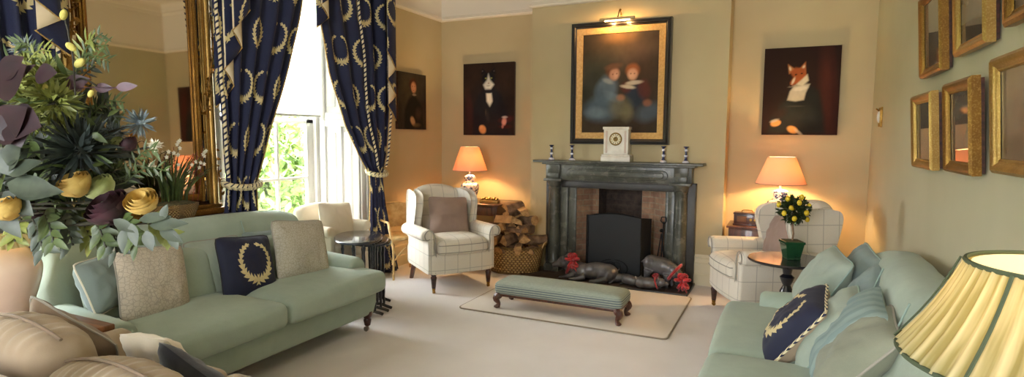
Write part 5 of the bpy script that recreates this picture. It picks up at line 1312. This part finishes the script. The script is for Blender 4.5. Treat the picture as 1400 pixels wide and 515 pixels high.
for (yc, r, l) in ((3.20, .155, 'cream and navy woven tieback round the left window curtain'), (4.86, .125, 'cream and navy woven tieback round the right window curtain'), (1.75, .15, 'cream and navy woven tieback on the curtain left of the mirror')):
    t = thing('curtain_tieback', l, 'tieback', (-3.86, yc, 1.12), group='woven curtain tiebacks')
    MB().tube([(.075*cos(2*PI*k/36), r*sin(2*PI*k/36), .03*cos(2*PI*k/36)*-1) for k in range(36)], .026, 10, closed=True, flat=1.0).build('woven_band', M_TIE, t)
    MB().tube([(-.075, 0, .03), (-.15, 0, .06)], .006, 6).build('hook', M_BRASS, t)
def cascade(name, label, y_out, y_in, x, zt, z_out, z_in, n, seed=0):
    """pleated jabot: cloth zigzags from the outer to the inner edge, its hem climbing as it goes"""
    t = thing(name, label, 'curtain', (0, 0, 0), group='pleated jabots of the window pelmets')
    mbA = MB(); segs = 2*n-1; D = abs(y_out-y_in); s_ = 1 if y_in > y_out else -1
    fwd = D/n*1.8; back = (fwd*n-D)/(n-1) if n > 1 else 0; y = y_out; ln = 0; tot = fwd*n+back*(n-1)
    for i in range(segs):
        w_ = fwd if i % 2 == 0 else -back*1.0; y2 = y+s_*w_; l2 = ln+abs(w_)
        za, zb = lerp(z_out, z_in, ln/tot), lerp(z_out, z_in, l2/tot); xa, xb = x+.022*i, x+.022*(i+1)
        def fn(u, v, y=y, y2=y2, za=za, zb=zb, xa=xa, xb=xb):
            return (lerp(xa, xb, u)+.012*sin(PI*u), lerp(y, y2, u), lerp(lerp(za, zb, u), zt, v))
        mbA.grid(fn, 6, 14, mi=i % 2, uvf=lambda u, v, ln=ln, l2=l2, za=za: (lerp(ln, l2, u)*1.1+seed, lerp(za, zt, v)))
        y, ln = y2, l2
    o = mbA.build('folded_cloth', [M_CURT, M_LINING], t, angle=60, smooth='raw'); m_ = o.modifiers.new('s', 'SOLIDIFY'); m_.thickness = .003
    P = []; y = y_out; ln = 0
    for i in range(segs):
        w_ = fwd if i % 2 == 0 else -back; P.append((x+.022*i, y, lerp(z_out, z_in, ln/tot))); y += s_*w_; ln += abs(w_)
    P.append((x+.022*segs, y, z_in)); MB().tube(P, .006, 6).build('gold_edging', M_GOLDTRIM, t)
cascade('jabot', 'navy jabot with cream lining hanging left of the window, next to the mirror frame', 3.00, 3.24, -3.87, 3.05, 1.70, 2.45, 3, .1)
cascade('jabot', 'navy jabot with cream lining hanging at the right side of the window', 5.12, 4.84, -3.80, 3.05, 1.66, 2.35, 3, .3)
cascade('jabot', 'short navy jabot tail at the top centre of the window', 3.98, 4.12, -3.80, 3.05, 2.45, 2.75, 2, .5)
cascade('jabot', 'navy jabot with cream lining at the top left corner, left of the mirror', 2.00, 1.70, -3.80, 3.05, 1.95, 2.45, 3, .7)
for (a, b, l) in ((2.93, 5.20, 'navy pelmet over the main window'), (-.1, 2.0, 'navy pelmet over the window left of the mirror')):
    o = MB().soft((-3.90, (a+b)/2, 3.13), (.22, b-a, .22), .02, 3, (1, 8, 1)).build('window_pelmet', mat('navy_cloth', '#161f46', .8), None); tag(o, l, 'pelmet', 'window pelmets')

# ---------------------------------------------------------------- pier mirror
MW, MH = 1.02, 2.25
t = thing('pier_mirror', 'tall gilt pier mirror with carved vine frame between the two curtained windows', 'mirror', (-3.945, 2.53, .90))
t.rotation_euler = Euler((0, math.radians(-1.0), math.radians(2.0))).to_matrix().to_euler()
def V(y, z, d): return (d, y, z)
MB().box(-.03, -.01, -MW/2, MW/2, .02, MH, .004).build('backing_board', M_WOODD, t)
m_ = MB(); m_.hard(-.01, .0, -.36, .36, .16, MH-.2); m_.build('mirror_plate', M_MIRROR, t, smooth=False)
for s_ in (-1, 1): MB().hard(-.01, .002, min(s_*.40, s_*.455), max(s_*.40, s_*.455), .1, MH-.1).build('margin_plate', M_MIRROR, t, smooth=False)
MB().hard(-.01, .002, -.36, .36, MH-.15, MH-.1).build('margin_plate', M_MIRROR, t, smooth=False)
fr = MB()
for s_ in (-1, 1):
    c = s_*.38; fr.box(0, .03, c-.023, c+.023, .1, MH-.15, .008); fr.tube([(.032, c, .1), (.032, c, MH-.15)], .009, 8)
fr.box(0, .03, -.40, .40, MH-.2, MH-.15, .008); fr.box(0, .03, -.40, .40, .11, .16, .008); fr.build('inner_moulding', M_GILT, t)
of = MB()
for s_ in (-1, 1):
    c = s_*.485; of.tube([(.025, c, .07), (.025, c, MH-.05)], .026, 10); of.box(0, .02, c-.04, c+.035, .05, MH, .006)
of.tube([(.025, -.485, MH-.05), (.025, .485, MH-.05)], .026, 10)
of.build('outer_frame', M_GILT2, t)
rg = random.Random(4)
for s_ in (-1, 1):
    vn = MB(); c = s_*.485; P = [(.035+.03*cos(5.5*z), c+.036*sin(5.5*z), z) for z in [.1+(MH-.15)*k/120 for k in range(121)]]
    vn.tube(P, .0075, 6)
    for k in range(2, 120, 2):
        p = Vector(P[k]); d = Vector((rg.uniform(.1, 1), rg.uniform(-1, 1), rg.uniform(-.6, .9))); leaf(vn, p, d, rg.uniform(.03, .055), .026, (1, 0, 0), .3, n=3)
        if k % 8 == 0:
            for q in range(4): vn.ball(tuple(p+Vector((rg.uniform(.0, .02), rg.uniform(-.018, .018), rg.uniform(-.02, .02)))), .009, 7, 5)
        if k % 20 == 6: vn.tube([tuple(p+Vector((.02, .022*cos(a)*(1-a/16), .022*sin(a)*(1-a/16)))) for a in [k2*.6 for k2 in range(16)]], .004, 5)
    vn.build('carved_vine', M_GILT, t, angle=60)
b = MB(); b.box(-.01, .07, -MW/2-.03, MW/2+.03, .0, .045, .006); b.box(-.01, .055, -MW/2-.01, MW/2+.01, .045, .075, .006); b.build('base_ledge', M_GILT, t)
# console behind the sofa carrying mirror and basket
t = thing('console_table', 'narrow gilt console shelf under the mirror behind the left sofa', 'table', (0, 0, 0))
MB().soft((-3.885, 2.53, .885), (.23, 1.14, .028), .006, 2).build('tabletop', M_WOODM, t)
MB().box(-3.99, -3.79, 2.0, 3.06, .78, .87, .004).build('apron', M_WOODM, t)
for y in (2.0, 3.06):
    for x in (-3.98, -3.81): MB().tube([(x, y, .8), (x, y, 0)], [.022, .015], 8).build('leg', M_WOODM, t)
# basket of orchids / grasses in front of the mirror
t = thing('flower_basket', 'low wicker basket of white orchids and grassy leaves before the mirror', 'basket', (-3.845, 2.62, .90))
MB().lathe([(.075, 0), (.09, .01), (.11, .08), (.115, .115), (.10, .115), (.09, .02), (0, .015)], seg=28, sy=1.5).build('wicker_bowl', M_WICKER, t)
MB().ball((0, 0, .105), (.10, .15, .035), 16, 8).build('moss', M_SOIL, t)
rg = random.Random(9); b = MB()
for k in range(44):
    a = rg.random()*6.28; r = rg.uniform(0, .07); p0 = Vector((r*cos(a)*.7, r*sin(a)*1.4, .12)); le = rg.uniform(.2, .42); o_ = Vector((cos(a)*.4*rg.random()+.12, sin(a)*rg.uniform(.2, .8), 0))
    pts = [tuple(p0+Vector((0, 0, le*f))*(1-.15*f)+o_*le*f*f) for f in (0, .25, .5, .75, 1)]
    b.tube(pts, [.004, .008, .008, .006, .001], 5, flat=.25)
b.build('grass_leaves', M_LMID, t, angle=60)
for k in range(5):
    a = rg.random()*6.28; st = MB(); y = -.15+.08*k; top = Vector((.06, y*1.2, .40+.07*(k % 3))); P = catmull([(0, y*.5, .12), (.02, y*.8, .28), tuple(top), tuple(top+Vector((.04, .05*(1 if k % 2 else -1), -.01)))], 5)
    st.tube(P, .0025, 5); s2 = st.build('orchid_stem', M_STEM, t); fl_ = MB()
    for q in range(5):
        p = Vector(P[-1-q*2])+Vector((.012, 0, 0))
        for w in range(5): an = 2*PI*w/5+.3; leaf(fl_, p, (.25, cos(an), sin(an)), .017, .013, (1, 0, 0), .1, n=2)
    fl_.build('orchid_blossom', M_WHITEP, s2, angle=180)
for k in range(3):
    st = MB(); y = .10+.04*k; P = [(0, y, .12), (.02, y+.02, .3), (.03, y+.03, .45+.03*k)]; st.tube(P, .002, 5)
    for q in range(14): st.ball((.02+rg.uniform(-.015, .015), y+.02+rg.uniform(-.02, .02), .3+.012*q), .005, 6, 4)
    st.build('berry_sprig', mat('red_berry', '#7c2a26', .5), t)
# ---------------------------------------------------------------- armchair in the window bay and cane chair
t = thing('cream_armchair', 'small cream armchair with scrolled arm in the window recess behind the nest of tables', 'armchair', (-3.715, 4.02, 0), PI/2); t.scale = (.9, .88, 1)
MB().soft((0, 0, .30), (.54, .56, .26), .03, 3, (4, 4, 2)).build('seat_base', M_CREAM, t); MB().soft((0, -.02, .46), (.42, .52, .10), .04, 4, (6, 6, 1), lambda x, y, z: (x, y, z+(.02 if z > 0 else 0))).build('seat_cushion', M_CREAM, t)
MB().soft((0, .19, .60), (.54, .12, .50), .055, 4, (6, 2, 4), lambda x, y, z: (x, y+.12*z, z+(.03*(1-(x/.27)**2) if z > .1 else 0))).build('backrest', M_CREAM, t)
for s_ in (-1, 1):
    MB().slab(roll_profile(.20, .265, .17, .665, .05), .50, .02, 3, M=lambda u, v, w_, s_=s_: (s_*u, .0+w_, v)).build('arm', M_CREAM, t, angle=60)
    for y in (-.24, .24): MB().tube([(s_*.23, y, .18), (s_*.24, y*1.02, 0)], [.022, .015], 8).build('leg', M_WOODM, t)
cushion('cream_cushion', 'plain cream cushion on the armchair in the window recess', (-3.67, 4.04, .70), .42, .40, .12, M_CREAM, None, PI/2, -.2, .08, None, 41)
t = thing('cane_chair', 'pale bentwood cane chair between the right curtain and the wing armchair', 'chair', (-3.72, 5.12, 0), math.radians(62))
def cf2(x, y, z): return (x, y+.02*(1-(x/.2)**2), z)
MB().soft((0, .20, .62), (.36, .02, .26), .008, 2, (8, 1, 2), cf2).build('backrest', M_CANE, t)
MB().soft((0, 0, .425), (.44, .42, .03), .012, 3).build('seat', M_CANE, t)
MB().tube(catmull([(-.25, -.16, .60), (-.27, .05, .63), (-.20, .23, .72), (0, .26, .755), (.20, .23, .72), (.27, .05, .63), (.25, -.16, .60)], 6), .012, 8).build('bent_rail', M_CANE, t)
for s_ in (-1, 1):
    MB().tube(catmull([(s_*.25, -.16, .60), (s_*.245, -.19, .5), (s_*.21, -.19, .3), (s_*.22, -.21, 0)], 5), .012, 8).build('leg', M_CANE, t)
    MB().tube(catmull([(s_*.18, .24, .73), (s_*.185, .21, .45), (s_*.2, .24, 0)], 5), .012, 8).build('leg', M_CANE, t)
    MB().tube(catmull([(s_*.22, -.19, .16), (s_*.12, 0, .34), (s_*.2, .22, .16)], 6), .009, 8).build('arched_stretcher', M_CANE, t)
MB().tube(catmull([(-.2, -.19, .2), (0, -.2, .36), (.2, -.19, .2)], 6), .009, 8).build('arched_stretcher', M_CANE, t)
# ---------------------------------------------------------------- foreground flower arrangement
ped = thing('plant_pedestal', 'tall turned wooden pedestal under the flower arrangement, just left of the frame', 'pedestal', (-1.82, .545, 0))
MB().lathe([(.15, 0), (.15, .03), (.06, .06), (.05, .3), (.06, .5), (.05, .75), (.06, .84), (.15, .87), (.15, .9), (0, .9)], seg=28).build('column', M_WOODD, ped)
FC = Vector((-1.82, .545, 1.26))
t = thing('flower_arrangement', 'large foreground arrangement of yellow roses, sage leaves, burgundy leaves and thistles at upper left', 'flowers', (0, 0, 0))
MB().lathe([(p[0], p[1]) for p in catmull([(.07, 0, 0), (.08, .01, 0), (.12, .14, 0), (.10, .25, 0), (.06, .31, 0), (.075, .35, 0), (.07, .35, 0), (.05, .30, 0)], 5)], (-1.82, .545, .90), 28).build('vase', M_PEACH, t)
def FP(px, py, d): return CAM+ray(px, py)*d
rgf = random.Random(77)
def stem(p, r=.0025, parent=None, mid=None):
    """thin stem from the vase to p"""
    base = FC+Vector((rgf.uniform(-.03, .03), rgf.uniform(-.03, .03), 0)); m1 = mid or (base.lerp(Vector(p), .5)+Vector((0, 0, .03)))
    return MB().tube(catmull([tuple(base), tuple(m1), tuple(p)], 5), r, 5)
RT = cr2; UP = cu2; TOC = -cf
def bloom_rose(px, py, d, r, m, name='rose'):
    c = FP(px, py, d); mb = stem(c); o = mb.build('stem', M_STEM, t)
    b = MB(); ax = (TOC*.5+Vector((rgf.uniform(-.4, .4), 0, rgf.uniform(.2, .8)))).normalized(); s1 = ax.orthogonal().normalized(); s2 = ax.cross(s1)
    for ring, (n, rr, op) in enumerate(((3, .45, .15), (4, .65, .35), (5, .85, .6), (5, 1.0, .85))):
        for k in range(n):
            a = 2*PI*k/n+ring*.7; q = s1*cos(a)+s2*sin(a)
            def fn(u, v, a=a, rr=rr, op=op, n=n):
                aa = a+(u-.5)*2*PI/n*1.9; q2 = s1*cos(aa)+s2*sin(aa); f = v
                rad_ = r*rr*(.35+.65*sin(f*PI*.55))*(1-.12*(2*abs(u-.5))**2); hgt = r*(-.75+1.45*f*(1-.3*op)-.45*(2*abs(u-.5))**3*f)
                return tuple(c+q2*rad_+ax*hgt)
            b.grid(fn, 8, 7)
    b.build(name, m, t, angle=80)
    return o
bloom_rose(102, 252, 1.12, .032, M_YEL, 'yellow_rose'); bloom_rose(194, 276, 1.10, .030, M_YEL, 'yellow_rose'); bloom_rose(116, 315, 1.2, .02, M_YEL, 'yellow_rose'); bloom_rose(8, 285, 1.05, .028, M_YEL, 'yellow_rose')
bloom_rose(137, 256, 1.16, .030, M_PALEP, 'pale_green_flower'); bloom_rose(160, 194, 1.2, .012, M_PALEP, 'pale_green_flower')
bloom_rose(150, 285, 1.12, .042, M_MAROON, 'maroon_flower'); bloom_rose(176, 196, 1.18, .018, M_MAROON, 'maroon_flower'); bloom_rose(55, 285, 1.25, .035, M_MAROON, 'maroon_flower')
# thistle / spiky dark flower
def spiky(px, py, d, r, m, n, name, L=.9, th=.004):
    c = FP(px, py, d); stem(c).build('stem', M_STEM, t); b = MB(); b.ball(tuple(c), r*.28, 10, 7)
    for k in range(n):
        q = (rdir(rgf)+TOC*.35+Vector((0, 0, .1))).normalized(); leaf(b, c+q*r*.2, q, r*L*rgf.uniform(.7, 1.1), th*2.2, rdir(rgf), .15, n=3)
    b.build(name, m, t, angle=180)
spiky(110, 205, 1.15, .072, M_THIST, 150, 'dark_spiky_flower', 1., .004)
spiky(192, 168, 1.2, .030, M_SEAH, 70, 'sea_holly', 1., .0022); spiky(160, 180, 1.25, .028, M_SEAH, 60, 'sea_holly', 1., .0022); spiky(35, 66, 1.3, .03, M_SEAH, 60, 'sea_holly', 1., .002)
spiky(213, 199, 1.2, .014, M_WHITEP, 60, 'white_thistle', 1., .0016)
# fluffy green heads
def fluffy(px, py, d, r, m, n, name):
    c = FP(px, py, d); stem(c).build('stem', M_STEM, t); b = MB()
    for k in range(n):
        q = rdir(rgf); leaf(b, c+q*r*.35, q, r*.6, r*.16, rdir(rgf), .4, n=2)
    b.build(name, m, t, angle=180)
for (x, y, d, r) in ((58, 108, 1.13, .05), (75, 140, 1.12, .055), (40, 135, 1.15, .05), (88, 160, 1.2, .045), (50, 165, 1.2, .04), (40, 90, 1.3, .035), (85, 112, 1.26, .035)): fluffy(x, y, d, r, M_LLIME, 150, 'green_chrysanthemum')
for (x, y, d, r) in ((100, 285, 1.18, .045), (130, 228, 1.24, .05), (155, 235, 1.22, .035), (60, 225, 1.28, .05), (75, 190, 1.32, .05), (90, 240, 1.28, .045)): fluffy(x, y, d, r, M_LMID, 110, 'green_filler')
# dense dark backing leaves
b = MB()
for k in range(330):
    x = rgf.uniform(-20, 165); y = rgf.gauss(215, 55)
    if y < 75 or y > 325 or (x-60)**2/115**2+(y-205)**2/120**2 > 1: continue
    d = rgf.uniform(1.2, 1.42); leaf(b, FP(x, y, d), rdir(rgf)+TOC*.2, rgf.uniform(.04, .08), rgf.uniform(.016, .028), TOC+rdir(rgf)*.6, .3)
b.build('dark_backing_leaves', M_LDARK, t, angle=180)
b = MB()
for k in range(240):
    x = rgf.uniform(-10, 150); y = rgf.gauss(200, 60)
    if y < 60 or y > 330 or (x-60)**2/100**2+(y-200)**2/125**2 > 1: continue
    d = rgf.uniform(1.12, 1.35); leaf(b, FP(x, y, d), rdir(rgf)+TOC*.1, rgf.uniform(.03, .055), rgf.uniform(.008, .016), TOC+rdir(rgf)*.6, .3)
b.build('green_filler_leaves', M_LMID, t, angle=180)
def spray(px0, py0, px1, py1, d, m, n, L, W, name, ms=None, seed=0, droop=0, st=.002):
    """a branch between two view points with paired leaves"""
    A, B_ = FP(px0, py0, d), FP(px1, py1, d-.02); g = random.Random(seed); mid = A.lerp(B_, .5)+Vector((0, 0, .02-droop)); C_ = catmull([tuple(A), tuple(mid), tuple(B_)], 8)
    s_ = MB(); s_.tube([tuple(FC.lerp(A, .3)), tuple(A)]+C_[1:], st, 5); br = s_.build('branch', ms or M_STEM, t); b = MB()
    for k in range(n):
        f = (k+.5)/n; i = int(f*(len(C_)-2)); p = Vector(C_[i]).lerp(Vector(C_[i+1]), f*(len(C_)-2)-i); dr = (Vector(C_[i+1])-Vector(C_[i])).normalized(); sd_ = dr.cross(TOC).normalized()*(1 if k % 2 else -1)
        leaf(b, p, dr*.6+sd_*g.uniform(.5, 1)+TOC*g.uniform(-.2, .4)-Vector((0, 0, droop*4)), L*g.uniform(.8, 1.15), W*g.uniform(.8, 1.1), TOC+Vector((0, 0, .4)), .15)
    b.build(name, m, br, angle=180); return br
# burgundy round leaves, left edge
b = MB()
for (x, y, dx, dy, L, W) in ((-5, 130, .6, .5, .085, .075), (5, 165, .8, -.1, .08, .075), (-8, 190, .7, .6, .09, .08), (12, 150, .4, -.9, .075, .07), (0, 105, .8, .6, .06, .05), (48, 103, .9, .1, .045, .042), (20, 108, .8, .5, .05, .02)):
    leaf(b, FP(x, y, 1.05), RT*dx+UP*dy+TOC*.2, L, W, TOC+UP*.3, .1, n=6, fold=.1)
b.build('burgundy_leaves', M_LBURG, t, angle=180)
br = spray(90, 125, 132, 117, 1.15, M_LPLUM, 0, .05, .02, 'plum_leaf')
b = MB()
for (x, y, dx, dy, L, W) in ((129, 120, 1, .0, .036, .018), (158, 120, 1, .12, .042, .017), (88, 118, 1, .35, .05, .03), (100, 125, .8, .9, .035, .02)): leaf(b, FP(x, y, 1.14), RT*dx+UP*dy, L, W*1.1, TOC, .1, n=6, fold=.1)
b.tube([tuple(FP(90, 122, 1.14)), tuple(FP(130, 119, 1.14)), tuple(FP(160, 120, 1.14))], .0012, 5); b.build('plum_leaves', M_LPLUM, t, angle=180)
# sage leaves
b = MB()
for (x, y, dx, dy, L, W) in ((10, 235, .3, 1, .075, .04), (15, 240, -.4, 1, .06, .035), (12, 238, 1, .45, .065, .035), (10, 250, 1, -.15, .10, .045), (5, 262, .8, -.6, .07, .04), (0, 240, -.8, .6, .05, .03), (20, 262, 1, .05, .09, .04), (-5, 280, .7, -.9, .075, .035), (8, 225, .9, .9, .045, .03),
      (190, 300, 1, .15, .06, .022), (205, 308, 1, .1, .07, .026), (200, 315, .3, -1, .04, .022), (218, 312, .9, -.5, .05, .022), (180, 305, .2, -1, .045, .02), (222, 300, .3, 1, .03, .018), (170, 312, -.1, -1, .045, .02), (232, 318, .5, -1, .035, .018), (155, 300, .8, -.4, .05, .02)):
    leaf(b, FP(x, y, 1.06), RT*dx+UP*dy+TOC*.1, L, W, TOC+UP*.5, .12, n=6, fold=.15)
b.build('sage_leaves', M_LSAGE, t, angle=180)
# hanging foliage under the blooms
for i, (x0, y0, x1, y1) in enumerate(((60, 290, 75, 335), (85, 295, 100, 335), (105, 300, 128, 332), (130, 305, 145, 338), (150, 305, 160, 345), (30, 300, 20, 330), (165, 300, 188, 335), (45, 300, 60, 345), (200, 305, 235, 325))):
    spray(x0, y0, x1, y1, 1.12+.03*(i % 3), (M_LMID, M_LSAGE, M_LLIME)[i % 3], 12, .036, .017, 'hanging_leaves', seed=i, droop=.01)
# thin green sprigs
for i, (x0, y0, x1, y1, m_) in enumerate(((100, 110, 140, 45, M_LMID), (105, 100, 148, 62, M_LMID), (110, 95, 150, 85, M_LMID), (95, 150, 130, 90, M_LDARK), (120, 165, 170, 140, M_LMID), (60, 90, 20, 60, M_LMID), (30, 100, 70, 70, M_LLIME), (130, 150, 160, 165, M_LDARK), (170, 250, 232, 235, M_LMID), (175, 240, 215, 205, M_LMID), (110, 90, 126, 55, M_LLIME))):
    spray(x0, y0, x1, y1, 1.2, m_, 14, .028, .006, 'sprig_leaves', m_, seed=20+i, st=.0014)
# pussy willow
s_ = MB(); s_.tube([tuple(FP(x, y, 1.1)) for x, y in ((103, 130), (101, 95), (99, 72), (95, 55), (93, 42), (90, 32), (88, 20))], .0016, 6); wl = s_.build('willow_stem', M_STEM, t)
for (x, y, r, a) in ((87, 20, .008, .3), (97, 64, .0085, -.9), (109, 86, .009, .9), (124, 128, .006, .5), (62, 120, .006, 0)): MB().ball(tuple(FP(x, y, 1.095)), (r*.8, r*.8, r*1.3), 10, 8, rot=(0, a, .4)).build('catkin', M_CATK, wl)
